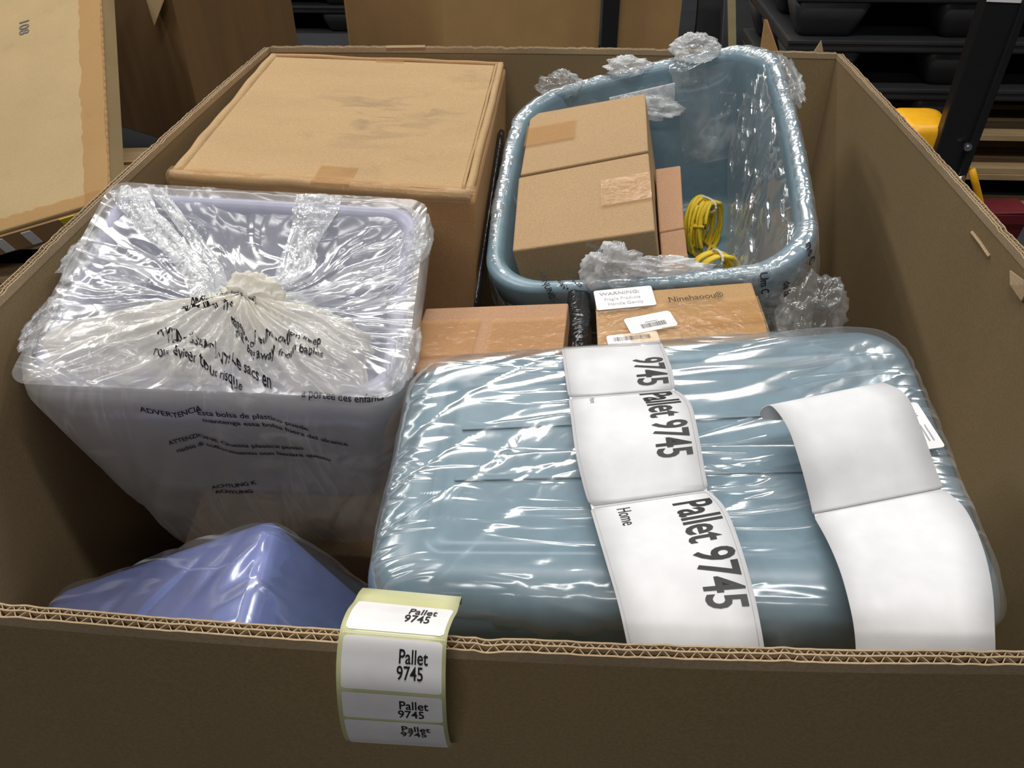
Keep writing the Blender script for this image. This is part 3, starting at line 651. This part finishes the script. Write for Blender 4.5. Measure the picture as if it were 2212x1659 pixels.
# bag pulled over the rim and down outside
prof = [(.036, .060, .06), (.030, .040, .06), (.026, .024, .062), (.0235, .010, .063), (.020, .001, .065), (.012, -.003, .067), (.004, -.0025, .07), (-.002, .004, .07), (-.004, .016, .07), (-.005, .030, .07), (-.006, .040, .07)] + [(-.007 + .0008 * k, .045 + .012 * k, .07) for k in range(1, 15)]
def rimfn(p, n):
    lo = max(0, min(1, (.88 - p.z) / .1))
    return n * (.0006 + .0022 * rid(p, 34, 2) + .0012 * nz(p, 90, 5) + lo * .012 * max(0, nz(p, 9, 4) + .25))
tbag = thing('film_bag', 'clear plastic bag with black warning print stretched over the open teal tub', 'plastic bag', sum(TEAL, V()) / 4 + DT * .25)
fr = film_shell('bag_skirt', TEAL, DT, prof, 'film_rim', tbag, rimfn, 60, 16, bulge=.012)
# sheet sagging inside from the back right to the front right
vs = []; fs = []; nu_, nv_ = 40, 60
for i in range(nv_ + 1):
    v = .06 + .86 * i / nv_
    for j in range(nu_ + 1):
        f = j / nu_; u = .955 - .25 * f * (1 - .45 * v); d = .004 + .19 * f ** 1.3 * (.6 + .4 * math.sin(math.pi * v))
        p = teal(u, v, d); q = V((p.x * 1, p.y, p.z)); p = p + nT * (.010 * (dirrid(p, 1.15, 5, 55, 3) - .3) + .004 * nz(p, 40, 8)); vs.append(p)
for i in range(nv_):
    for j in range(nu_): a = i * (nu_ + 1) + j; fs.append((a, a + 1, a + nu_ + 2, a + nu_ + 1))
mk('inner_sheet', vs, fs, 'film_side', tbag, smooth=True)
def ribbon(name, path, w_, mat, parent, amp=.003, seed=0, nl=60, nw=14, wid=None, side=None):
    P = [V(p) for p in path]; vs = []; fs = []
    for i in range(nl + 1):
        t_ = i / nl * (len(P) - 1); p = catmull(P, t_); q = catmull(P, min(len(P) - 1, t_ + .05)); d = (q - p)
        if d.length < 1e-6: d = p - catmull(P, t_ - .05)
        s_ = side or d.cross(V((0, 0, 1))); s_ = V(s_).normalized(); ww = w_ * (wid(i / nl) if wid else 1)
        nn = s_.cross(d).normalized()
        if nn.z < 0: nn = -nn
        for j in range(nw + 1):
            f = j / nw - .5; z = amp * (rid(V((f * ww * 3, i / nl * .12, seed)), 30, seed, 2) + .6 * nz(V((f * ww, i / nl * .3, seed)), 60, seed)) * math.cos(f * math.pi)
            e = ww * .12 * nz(V((0, i / nl, seed + (1 if f > 0 else 0))), 8, seed)
            vs.append(p + s_ * (f * ww + e * f * 2) + nn * (z + .002 * math.cos(f * math.pi)))
    for i in range(nl):
        for j in range(nw): a = i * (nw + 1) + j; fs.append((a, a + 1, a + nw + 2, a + nw + 1))
    return mk(name, vs, fs, mat, parent, smooth=True)
vs = []; fs = []
for i in range(41):
    f = i / 40
    for j in range(31):
        u = .62 + .30 * j / 30; d = .01 + .15 * f; v = .955 - .03 * f - .05 * f * math.sin(math.pi * j / 30)
        p = teal(u, v, d); vs.append(p + V((0, -1, 0)) * (.010 * (dirrid(V((p.x, p.z, 0)), 1.4, 4, 36, 21, 2)) + .004 * nz(p, 26, 8)))
for i in range(40):
    for j in range(30): a = i * 31 + j; fs.append((a, a + 1, a + 32, a + 31))
mk('inner_sheet', vs, fs, 'film_side', tbag, smooth=True)
ribbon('hanging_fold', [teal(.67, .975, -.004), teal(.67, .94, .01), teal(.68, .92, .07), teal(.69, .90, .16)], .055, 'film_side', tbag, .004, 4, side=(1, .1, .2))
def wad(name, c, rad, mat, parent, seed, sub=5, amp=.35):
    bm = bmesh.new(); bmesh.ops.create_icosphere(bm, subdivisions=sub, radius=1); vs = []
    for v in bm.verts:
        d = v.co.normalized(); k = 1 + amp * 1.3 * (rid(d, 1.3, seed, 1.3) - .5) + amp * .45 * (rid(d, 3.2, seed + 1, 1.5) - .4) + amp * .08 * nz(d, 9, seed + 2)
        vs.append(V(c) + V((d.x * rad[0], d.y * rad[1], d.z * rad[2])) * k)
    fs = [[v.index for v in f.verts] for f in bm.faces]; bm.free()
    return mk(name, vs, fs, mat, parent, smooth=True)
wad('crumpled_wad', teal(.70, 1.0, -.012), (.036, .022, .020), 'wad', tbag, 3)
wad('crumpled_wad', teal(.44, 1.01, -.006), (.035, .016, .014), 'wad', tbag, 7)
wad('crumpled_wad', teal(.17, 1.0, -.002), (.034, .016, .022), 'film_rim', tbag, 9)
wad('crumpled_wad', teal(.50, .90, .045), (.050, .020, .020), 'wad', tbag, 11)
wad('crumpled_wad', teal(.42, .015, -.012), (.034, .020, .030), 'wad', tbag, 13)
wad('crumpled_wad', teal(.58, .025, -.004), (.050, .012, .012), 'wad', tbag, 15)
wad('crumpled_wad', teal(.97, -.02, .075), (.035, .035, .055), 'film_rim', tbag, 17)
wad('crumpled_wad', teal(1.02, .78, .006), (.014, .09, .02), 'film_rim', tbag, 19)
tree = bvh(fr)
for k, (s_, a, b) in enumerate((('Um C', .884, .835), ('aderegen', .868, .80), ('de la', .872, .82), ('ne C', .905, .86))):
    x0 = (.262, .245, .292, .318)[k]
    text('printed_text', s_, .013, poly_fn([(x0, .50, a), (x0 + .012, .50, b)], (.97, .1, .2), tree, (0, 1, 0), .003), 'ink', tbag, .02, .9, .004)
tz = bvh(fr)
text('printed_text', 'WARNUNG', .011, poly_fn([(.002, .590, .86), (.012, .574, .84), (.03, .565, .80)], (.9, .3, .2), tz, (0, 0, -1), .002), 'ink', tbag, .02, .8, .003)
text('printed_text', 'avviso di sicurezza', .010, poly_fn([teal(.24, .05, -.02), teal(.27, -.01, -.02), teal(.33, -.03, 0)], teal(.3, .1) - teal(.2, 0), tz, (0, 0, -1), .002), 'ink', tbag, .02, .8, .003)
text('printed_text', 'plastique', .010, poly_fn([teal(.35, .035, -.045), teal(.40, .0, -.045), teal(.46, -.005, -.04)], (0.2, .8, .5)), 'ink', tbag, .02, .8, .003)

# yellow cords
def coil(label, c, rx, rz, X, Z, nloop, seed, r=.0032, spread=1.0):
    t = thing('coiled_cord', label, 'cord', c - V((0, 0, rz)), 'coiled yellow cords in the teal tub'); P = []; Y = X.cross(Z).normalized(); nn = 40
    for i in range(nloop * nn + 1):
        a = 2 * math.pi * i / nn; k = i / nn; lay = noise.noise(V((k * 1.3, seed, 0))); q = noise.noise(V((k * 1.1, seed + 9, 4)))
        sc = 1 - .34 * ((k * .618) % 1); P.append(c + X * (rx * sc * math.cos(a)) + Z * (rz * (1 - .5 * (1 - sc)) * math.sin(a)) + Y * (spread * (((k * .382) % 1) - .5) * .040 + .006 * math.sin(a + k) + .004 * q))
    MB().tube(P, r, 8).out('cord_loops', 'cord', t, smooth=True)
    b = c + Z * rz * .8; m = MB(); m.tube([b + Z * (.012 * math.cos(a)) + Y * (.022 * math.sin(a)) for a in [2 * math.pi * i / 16 for i in range(16)]], .002, 6, True); m.out('twist_tie', 'tie', t)
    return t
coil('larger yellow coiled cord standing beside the narrow carton in the teal tub', V((.268, .955, .735)), .030, .050, V((.75, .65, 0)).normalized(), V((0, .12, 1)).normalized(), 12, 1)
coil('smaller yellow coiled cord near the front of the teal tub', V((.262, .780, .745)), .036, .032, V((1, .3, 0)).normalized(), V((0, .3, .9)).normalized(), 9, 2)

# black bag in the gap
bg = thing('black_bag', 'shiny black plastic bag squeezed between the two small cartons', 'plastic bag', (.055, .45, .60))
vs, fs = loft([V((.0415, .60, .835)), V((.0705, .60, .835)), V((.0705, .415, .835)), V((.0415, .415, .835))], V((0, 0, -1)), [(.006, 0, .004), (.001, .004, .004), (0, .012, .004), (0, .23, .004)], 14, 3)
o = mk('bag_body', vs, fs, 'blackbag', bg, smooth=True); displace(o, lambda p, n: V((0, 0, 1)) * .006 * rid(p, 30, 4) * (n.z > .3))
bg2 = thing('black_bag', 'dark bag film hanging down left of the open teal tub', 'plastic bag', (-.072, .80, .60))
vs, fs = loft([V((-.080, 1.02, .87)), V((-.066, 1.02, .88)), V((-.074, .60, .80)), V((-.080, .60, .80))], V((0, 0, -1)), [(.004, 0, .003), (.0, .008, .003), (0, .2, .003)], 14, 3)
o = mk('bag_body', vs, fs, 'blackbag', bg2, smooth=True)

# upside-down teal tub at the front right
TUB0 = [V(c) for c in [(-0.1164, 0.3494, 0.885), (0.3635, 0.3711, 0.928), (0.3558, 0.0528, 0.896), (-0.1189, 0.0796, 0.85)]]
def _b(u, v): return bil(TUB0, u, v)
TUB = [_b(-.012, 1.055), _b(1.008, 1.065), _b(1.008, 0), _b(-.012, 0)]
nU = cnorm(TUB); DU = -nU
ut = thing('upturned_tub', 'teal plastic tub lying upside down in clear film at the front right', 'tub', sum(TUB, V()) / 4 + DU * .33)
prof = [(.066, .0050, .012), (.058, .0050, .016), (.053, .0005, .018), (.047, 0, .02), (.036, .0008, .028), (.026, .0035, .034), (.017, .008, .040), (.009, .015, .045), (.003, .026, .05), (-.001, .040, .052), (-.005, .15, .055), (-.008, .27, .058), (-.016, .275, .06), (-.019, .28, .06), (-.020, .31, .06), (-.017, .313, .06), (-.014, .31, .06)]
vs, fs = loft(TUB, DU, prof, 8, 12, True, False)
mk('tub_body', vs, fs, 'teal', ut, smooth=True)
def tub(u, v, h=0): return bil(TUB, u, v) + nU * h
for v in (.42, .62):   # low moulded ribs across the base
    m = MB(); m.beam(tub(.14, v, -.0035), tub(.86, v, -.0035), (tub(.14, v + .008) - tub(.14, v)), nU * .0008); m.out('base_rib', 'teal', ut, bevel=.001)
ub = thing('film_bag', 'clear crinkled plastic bag around the upside-down teal tub', 'plastic bag', sum(TUB, V()) / 4 + DU * .22)
prof = [(.128 - .118 * i / 46., -.0035 + max(0, (i - 36) / 10) ** 2 * .005, .05) for i in range(46)] + [(.008, .004, .05), (.002, .013, .05), (-.005, .026, .05)] + [(-.009 - .0016 * k, .034 + .010 * k, .055) for k in range(1, 19)]
def topfn(p, n):
    q = V(p); u = (p.x + .1) / .46; side = max(0, min(1, (.86 + .09 * p.x + .11 * p.y - .012 - p.z) / .05))
    a = .62 + .35 * nz(p, 4, 1)
    d = .0012 + .0017 * dirrid(p, a, 1.8, 26, 1, 3) + .0010 * dirrid(p, .2 + .5 * nz(p, 3, 6), 3, 40, 2, 3) + .0012 * rid(p, 22, 3, 3) * max(0, nz(p, 6, 9))
    fl = side * (.010 + .014 * nz(p, 8, 4) + .006 * rid(p, 25, 6, 2)) * (1.6 if p.x > .3 else 1.0)
    if p.y < .06: fl *= .3
    return n * max(.0008, d * (1 - .3 * side)) + V((n.x, n.y, 0)) * max(0, fl)
film_shell('bag_film', TUB, DU, prof, 'film', ub, topfn, 64, 16, cap0=True)

# lavender tub in a cloudy bag at the left
LAV = [V(c) for c in [(-0.5061, 0.5854, 0.957), (-0.1304, 0.6037, 0.933), (-0.1178, 0.3055, 0.865), (-0.4927, 0.2826, 0.886)]]
nL = cnorm(LAV); DL = (-nL + V((0, 0, -.6))).normalized()
lt = thing('lavender_tub', 'lavender grey square plastic tub inside the cloudy tied bag on the left', 'tub', sum(LAV, V()) / 4 + DL * .2)
LI = [bil(LAV, u, v) for u, v in ((.02, .98), (.98, .98), (.98, .02), (.02, .02))]
vs, fs = loft(LI, DL, tub_profile(.245, .045, .018, .028), 5, 8)
mk('tub_body', vs, fs, 'lav', lt, smooth=True)
def lav(u, v, h=0): return bil(LAV, u, v) + nL * h
lb = thing('tied_bag', 'cloudy clear bag gathered in a white twist over the lavender tub', 'plastic bag', sum(LAV, V()) / 4 + DL * .22)
KU, KV = .565, .36   # where the bag is gathered
vs = []; fs = []; NA, NR = 360, 70
ring = rr(.5, .5, .06, 81, 8)
ring = ring[:NA] if len(ring) >= NA else ring; NA = len(ring)
def sagh(x, y, rho, ang, seed=0):
    back = max(0, math.sin(ang)); front = max(0, -math.sin(ang))
    h = .004 - .042 * math.sin(math.pi * min(1, rho)) * (.35 + .65 * back) + .018 * (1 - rho) ** 1.2 * 1.2 + .016 * front * math.sin(math.pi * rho)
    a = ang + .25 * noise.noise(V((rho * 3, ang * 2, 3)))
    f = 0
    for fr_, am, sd in ((5, .0050, 1), (13, .0034, 2), (30, .0016, 3)):
        f += am * (1 - abs(noise.noise(V((math.cos(a) * fr_ * .55, math.sin(a) * fr_ * .55, rho * 1.6 + sd * 7)))) * 2.4)
    h += f * math.sin(math.pi * min(1, rho * .92 + .06)) ** .6
    h += .0014 * rid(V((x * .38, y * .3, 0)), 26, 5, 3) * min(1, (1 - rho) * 6)
    return h
for i in range(NR + 1):
    rho = .06 + .94 * i / NR
    for (x, y) in ring:
        x += .5; y += .5; u = KU + (x - KU) * rho; v = KV + (y - KV) * rho; a = math.atan2(y - KV, x - KU)
        vs.append(lav(u, v, sagh(u, v, rho, a)))
for i in range(NR):
    for j in range(NA): a = i * NA + j; b = i * NA + (j + 1) % NA; fs.append((a, b, b + NA, a + NA))
top = mk('bag_top', vs, fs, 'film_lav', lb, smooth=True)
prof = [(.006, -.006, .05), (.0, -.003, .05), (-.004, .004, .05), (-.006, .014, .05), (-.007, .026, .05)] + [(-.006 + .0013 * k, .034 + .009 * k, .05) for k in range(1, 35)]
def sidefn(p, n):
    hz = V((n.x, n.y, 0))
    lim = (1 if p.x > -.47 else .2) * min(1, .25 + max(0, .80 - p.z) * 6 + max(0, .25 - abs(p.y - .45)) * 0)
    k = .0050 * dirrid(V((p.x + p.y * .7, p.z, 0)), 1.45, 3, 30, 2, 2) + .0012 * rid(p, 22, 7, 2) + .010 * max(0, nz(p, 7, 3) + .15)
    return n * (.001 + k * lim)
side = film_shell('bag_side', LAV, DL, prof, 'film_skirt', lb, sidefn, 70, 12)
# white gathered mound between twist and front rim
def mound(name, R, hgt, mat, seed, K=(KU, KV), base=.004, na=260, nr=46):
    vs = []; fs = []
    for i in range(nr + 1):
        rho = .02 + .98 * i / nr
        for j in range(na):
            a = 2 * math.pi * j / na; rad = R(a) * (1 + .10 * noise.noise(V((math.cos(a) * 7, math.sin(a) * 7, seed))) * rho); u = K[0] + math.cos(a) * rad * rho; v = K[1] + math.sin(a) * rad * rho
            aa = a + .15 * noise.noise(V((rho * 3, a, seed))); f = 0
            for fr_, am in ((6, .007), (16, .0045), (36, .0026), (70, .0014)): f += am * (1 - abs(noise.noise(V((math.cos(aa) * fr_ * .6, math.sin(aa) * fr_ * .6, rho * 1.2 + seed + fr_)))) * 2.4)
            h = base + hgt * (1 - rho) ** .8 * (1 if rho > .05 else .97) + f * math.sin(math.pi * min(1, rho * .9 + .1)) ** .7 + sagh(u, v, rho, a) * .5
            vs.append(lav(u, v, h))
    for i in range(nr):
        for j in range(na): a = i * na + j; b = i * na + (j + 1) % na; fs.append((a, b, b + na, a + na))
    return mk(name, vs, fs, mat, lb, smooth=True)
def RM(a):   # reach of the milky gathers by direction: long towards both front corners, short at the back
    c, s_ = math.cos(a), math.sin(a)
    r = 9
    for (px, py, nx, ny) in ((.565, .42, 0, 1), (0.04, .12, -1, .0), (.565, .015, 0, -1), (.90, .12, 1, .0), (.25, .33, -.45, .9), (.80, .33, .55, .85)):
        den = c * nx + s_ * ny
        if den > 1e-3: r = min(r, ((px - KU) * nx + (py - .30) * ny) / den)
    return max(.05, r)
def layers(o, vals):
    at = o.data.attributes.new('layers', 'FLOAT', 'POINT'); at.data.foreach_set('value', vals); return o
md = mound('gathered_film', RM, .024, 'milky', 5, (KU, .30), .005)
layers(md, [max(.08, min(1, 1.12 - 1.15 * max(0, (i // 260) / 46 - .45) ** 1.0 + .35 * noise.noise(V((math.cos(2 * math.pi * (i % 260) / 260) * 9, math.sin(2 * math.pi * (i % 260) / 260) * 9, (i // 260) / 30))))) for i in range(len(md.data.vertices))])
kn = wad('twist_knot', lav(.575, .33, .030), (.028, .018, .026), 'milky', lb, 23, 5, .3); layers(kn, [1.0] * len(kn.data.vertices))
ribbon('bag_fold', [lav(.66, .985, .006), lav(.64, .88, -.006), lav(.60, .62, -.022), lav(.575, .40, .016)], .060, 'fold', lb, .006, 4, wid=lambda f: 1 - .75 * f, side=lav(1, .5) - lav(0, .5))
ribbon('bag_fold', [lav(.07, .95, .006), lav(.15, .82, .004), lav(.32, .60, -.004), lav(.44, .36, .010)], .045, 'fold', lb, .006, 8, wid=lambda f: 1 - .5 * f, side=lav(1, .8) - lav(0, .5))
ribbon('bag_fold', [lav(.14, .97, .006), lav(.24, .84, -.002), lav(.40, .60, -.010), lav(.47, .38, .010)], .020, 'fold', lb, .005, 12, wid=lambda f: 1 - .4 * f, side=lav(1, .8) - lav(0, .5))
ribbon('bag_fold', [lav(.98, .60, .006), lav(.86, .54, .006), lav(.72, .42, .010), lav(.62, .34, .022)], .050, 'film_lav', lb, .008, 15, wid=lambda f: 1.2 - .7 * f, side=lav(.3, 1) - lav(0, 0))
for k, (u0, v0) in enumerate(((.985, .80), (.985, .22), (.02, .30), (.02, .62))):
    wad('crinkle', lav(u0, v0, -.004), (.014, .05, .016), 'film_lav', lb, 31 + k, 5, .3)
tt2 = bvh(top, md)
up = lav(.5, .8) - lav(.5, .2)
def ltext(s_, pts, size=.0098, bold=.018, xs=.92): text('printed_text', s_, size, poly_fn([lav(u, v, .05) for u, v in pts], up, tt2, (0, 0, -1), .0016), 'ink', lb, bold, xs, .003)
ltext('away from the', [(.36, .335), (.50, .365), (.60, .35)]); ltext('babies and children', [(.42, .285), (.52, .30), (.62, .26)]); ltext('same sans The', [(.41, .24), (.52, .245), (.66, .18)])
ltext('danger of suffocation keep', [(.545, .205), (.60, .14), (.70, .165), (.90, .15)]); ltext('this bag away from babies', [(.56, .165), (.62, .10), (.72, .125), (.90, .11)])
ltext('AVERTISSEMENT! Le sacs en', [(.365, .155), (.48, .13), (.62, .06), (.80, .0)], .0105); ltext("Pour éviter tout risque", [(.355, .110), (.48, .085), (.62, .02), (.80, -.03)], .0105)
ts = bvh(side)
def stext(s_, pts, size=.0100): text('printed_text', s_, size, poly_fn([(x, .22, z) for x, z in pts], (0, .3, 1), ts, (0, 1, 0), .0016), 'ink', lb, .016, .95, .003)
stext('à portée des enfants', [(-.215, .872), (-.13, .862)])
stext('ADVERTENCIA', [(-.372, .858), (-.34, .848), (-.32, .856)]); stext('Esta bolsa de plastico puede', [(-.318, .853), (-.25, .846), (-.20, .818), (-.14, .80)]); stext('mantenga esta bolsa fuera del alcance', [(-.316, .842), (-.25, .833), (-.20, .805), (-.14, .785)])
stext('ATTENZIONE Questa plastica posso', [(-.365, .800), (-.33, .815), (-.30, .797), (-.22, .792), (-.15, .75)]); stext('rischio di soffocamento non lasciare questo', [(-.362, .786), (-.33, .800), (-.30, .782), (-.22, .778), (-.15, .735)])
stext('ACHTUNG K', [(-.352, .708), (-.32, .716)]); stext('ACHTUNG', [(-.352, .697), (-.31, .704)])
# carton below the lavender tub
carton('support_carton', 'pale carton under the lavender tub, glimpsed through the cloudy bag', [(-.43, .62, .63), (-.15, .62, .62), (-.15, .36, .575), (-.43, .36, .58)], .41, 'small', seam=False, D=V((0, 0, -1)))

# periwinkle tub, tilted, lower left
ap = V((-.2340, .2285, .785)); ax, ay, az = V((.913, .061, .402)), V((-.08, .996, .031)), V((-.399, -.06, .915))
BT = [ap - ax * .275, ap, ap - ay * .205, ap - ax * .275 - ay * .205]
bt = thing('tilted_tub', 'periwinkle blue plastic tub tipped on its side at the front left', 'tub', sum(BT, V()) / 4 - az * .2)
vs, fs = loft(BT, -az, [(.03, 0, .01), (.012, .0, .014), (.005, .0025, .016), (.001, .007, .018), (0, .014, .018), (-.006, .12, .02), (-.010, .19, .02)], 6, 8, True, False)
mk('tub_body', vs, fs, 'blue', bt, smooth=True)
bb = thing('film_bag', 'clear plastic bag loosely around the periwinkle blue tub', 'plastic bag', sum(BT, V()) / 4 - az * .15)
prof = [(.10 * (1 - i / 24.), -.006 - .010 * math.sin(math.pi * i / 24), .03) for i in range(24)] + [(0, -.002, .03), (-.006, .006, .03), (-.009, .016, .03)] + [(-.011 - .001 * k, .02 + .009 * k, .03) for k in range(1, 18)]
def bfn(p, n):
    if p.x < -.485 or p.y < .01: return n * .001
    return n * (.001 + .0030 * dirrid(p, .9, 3, 22, 12, 2) + .001 * rid(p, 20, 14, 2) + .008 * max(0, nz(p, 7, 15)))
film_shell('bag_film', BT, -az, prof, 'film_blue', bb, bfn, 40, 10)

# ------------------------------------------------------------------ label strips
S1 = [([0.0343, 0.3625, 0.8942], [0.1317, 0.3651, 0.9036]), ([0.0357, 0.3271, 0.9065], [0.1318, 0.3302, 0.9159]), ([0.0386, 0.2959, 0.9053], [0.1353, 0.302, 0.9151]), ([0.0414, 0.2772, 0.8985], [0.1375, 0.2822, 0.9081]), ([0.0434, 0.2442, 0.9041], [0.1462, 0.252, 0.9166]), ([0.0474, 0.2018, 0.9018], [0.1482, 0.2084, 0.916]), ([0.0541, 0.1703, 0.8929], [0.1509, 0.179, 0.9049]), ([0.0594, 0.1532, 0.8864], [0.1534, 0.167, 0.8967]), ([0.064, 0.1197, 0.8942], [0.1613, 0.1382, 0.9054]), ([0.0703, 0.0834, 0.8979], [0.1657, 0.0988, 0.9085]), ([0.0767, 0.0566, 0.8935], [0.1696, 0.0622, 0.9028]), ([0.0816, 0.0366, 0.8846], [0.1723, 0.0362, 0.8931]), ([0.0855, 0.0227, 0.8734], [0.1745, 0.0221, 0.8816])]
S2 = [([0.2157, 0.2306, 0.9188], [0.3041, 0.2507, 0.9293]), ([0.2018, 0.2303, 0.9215], [0.2969, 0.2555, 0.9332]), ([0.1998, 0.2291, 0.9313], [0.2964, 0.2518, 0.9428]), ([0.2059, 0.2232, 0.9392], [0.2994, 0.2446, 0.9504]), ([0.2132, 0.1965, 0.939], [0.3107, 0.2271, 0.9515]), ([0.2194, 0.1702, 0.9265], [0.3164, 0.1997, 0.9409]), ([0.2258, 0.1507, 0.9088], [0.324, 0.1723, 0.9224]), ([0.2279, 0.1405, 0.9008], [0.3289, 0.1618, 0.9126]), ([0.2292, 0.1068, 0.9083], [0.3317, 0.1326, 0.9208]), ([0.2291, 0.0753, 0.9129], [0.3279, 0.0937, 0.9242]), ([0.2293, 0.0484, 0.9099], [0.3229, 0.0608, 0.92]), ([0.2309, 0.0342, 0.9004], [0.318, 0.0339, 0.9085]), ([0.232, 0.0217, 0.887], [0.3178, 0.0211, 0.895])]
st = Strip(S1, sharp=(3, 7)); ls = thing('label_strip', 'long folded strip of large white printed pallet labels over the teal tub', 'labels', (.10, .18, .89))
d3, d7 = st.dist(3), st.dist(7)
for a, b in ((0, d3), (d3, d7), (d7, st.len)):
    vs, fs = st.sheet(a + .0008 if a else 0, b - .0008, 0, 1, 0, 40, 4, r=.004)
    lab = mk('label_sheet', vs, fs, 'paper', ls, smooth=True, solid=.0004)
    for u in (.022, .965):
        v2, f2 = st.sheet(a + .003, b - .003, u, u + .005, .0004, 40, 1); mk('border_line', v2, f2, 'lineg', lab)
    if a:
        v2, f2 = st.sheet(a + .0022, a + .0027, .03, .97, .0004, 1, 6); mk('border_line', v2, f2, 'lineg', lab)
vs, fs = st.sheet(0, st.len, .012, .988, -.0006, 120, 4); mk('backing_sheet', vs, fs, 'paper', ls, smooth=True)
LW = .0965
def onstrip(S, d0, u0, h=.0006): return lambda x, y: S.at(d0 + x, u0 + y / LW, h)
text('printed_text', '9745', .038, onstrip(st, d3 - .0415, .67), 'ink', ls, .020, .47, .002)
text('printed_text', 'Pallet 9745', .038, onstrip(st, d3 + .003, .655), 'ink', ls, .020, .53, .002)
text('printed_text', 'Pallet 9745', .041, onstrip(st, d7 + .0125, .65), 'ink', ls, .018, .555, .002)
text('printed_text', 'Home', .0155, onstrip(st, d7 + .008, .205), 'ink', ls, .0, .60, .002)
text('printed_text', 'Home', .007, onstrip(st, d3 + .004, .19), 'inkg', ls, .0, .60, .002)
st2 = Strip(S2, sharp=(7,)); ls2 = thing('label_strip', 'blank white label strip with curled end over the right of the teal tub', 'labels', (.27, .14, .90))
d7 = st2.dist(7)
for a, b in ((0, d7), (d7, st2.len)):
    vs, fs = st2.sheet(a + (.0008 if a else 0), b - .0008, 0, 1, 0, 60, 4, r=.004 if a else 0); mk('label_sheet', vs, fs, 'paper', ls2, smooth=True, solid=.0005)
vs, fs = st2.sheet(0, st2.len, .012, .988, -.0008, 120, 4); mk('backing_sheet', vs, fs, 'paper', ls2, smooth=True)
# small printed tag under the film at the right
tg = thing('printed_tag', 'small white printed tag flat on the teal tub right of the blank labels', 'label', tub(.93, .62))
X_ = (tub(1, .5) - tub(0, .5)).normalized(); Y_ = nU.cross(X_)
TG = [V((0.329, 0.2582, 0.9213)), V((0.3411, 0.2586, 0.9225)), V((0.3456, 0.2097, 0.9175)), V((0.3258, 0.2057, 0.9152))]; X_ = ((TG[1] - TG[0]) + (TG[2] - TG[3])).normalized(); Y_ = nU.cross(X_); ft = lambda x, y, k=0: TG[3] + X_ * (x - .002) + Y_ * (y - .002) + nU * k
sg = sticker(tg, ft, .021, .052, .003, 'tag_sheet')
for xx in (.008, .0115, .015):   # illegible fine print
    MB().add([ft(xx, .008, .0005), ft(xx + .001, .008, .0005), ft(xx + .001, .026, .0005), ft(xx, .026, .0005)], [(0, 1, 2, 3)]).out('print_line', 'lineg', sg)
text('print', '14', .006, lambda x, y: ft(.011 + y, .040 - x, .0005), 'ink', sg, 0, .7)

# roll label strip hooked over the front rim
KR = [((-.090, .028, .925), (-.028, .028, .920)), ((-.0885, .020, .9425), (-.0262, .020, .938)), ((-.0878, .008, .9535), (-.0257, .008, .9485)), ((-0.0876, -0.004, 0.9600), (-0.0257, -0.004, 0.9547)), ((-0.0877, -0.018, 0.9690), (-0.0266, -0.018, 0.9640)), ((-0.0871, -0.034, 0.9744), (-0.0272, -0.034, 0.9706)), ((-0.089, -0.043, 0.9607), (-0.0277, -0.043, 0.957)), ((-0.0905, -0.049, 0.9396), (-0.028, -0.049, 0.9372)), ((-0.0939, -0.047, 0.9056), (-0.0292, -0.047, 0.9042)), ((-0.0972, -0.04, 0.8734), (-0.03, -0.04, 0.8736)), ((-0.099, -0.034, 0.8559), (-0.0298, -0.034, 0.855))]
rs = Strip(KR); rl = thing('label_roll_strip', 'short strip of small white stickers hooked over the front cardboard rim', 'labels', (-.06, -.03, .90))
vs, fs = rs.sheet(0, rs.len, 0, 1, 0, 140, 6); mk('backing_liner', vs, fs, 'liner', rl, smooth=True, solid=.0003, label='pale yellow liner with a perforated line')
da, db, dc = rs.dist(5) + .001, rs.dist(7), rs.dist(8) + .002
pitch = db - da; g = .0016; RW = .064
segs = [(da - pitch, da), (da, db), (db, db + pitch * .86), (db + pitch * .86, rs.len)]
for k, (a, b) in enumerate(segs):
    vs, fs = rs.sheet(a + g, (b - g) if k < 3 else b, .045, .965, .0005, 40, 4, r=.002)
    lab = mk('sticker', vs, fs, 'paperw', rl, smooth=True)
    sc = (b - a) if k < 3 else pitch
    for s_, fr0, u0, hh in (('Pallet', .42, .565, .0128), ('9745', .70, .552, .0128)):
        d0 = a + pitch * fr0
        if d0 - .008 > rs.len: continue
        text('print', s_, hh, (lambda d0, u0: lambda x, y: rs.at(d0 - y, u0 + x / RW, .0009))(d0, u0), 'ink', lab, .012, .62, None)
m = MB()
for i in range(46):
    u = .03 + .94 * i / 45; p = rs.at(da, u, .0005); q = rs.at(da, u + .009, .0005); r_ = rs.at(da + .0006, u + .009, .0005); s_ = rs.at(da + .0006, u, .0005); m.add([p, q, r_, s_], [(0, 1, 2, 3)])
m.out('perforation', 'paperw', rl)
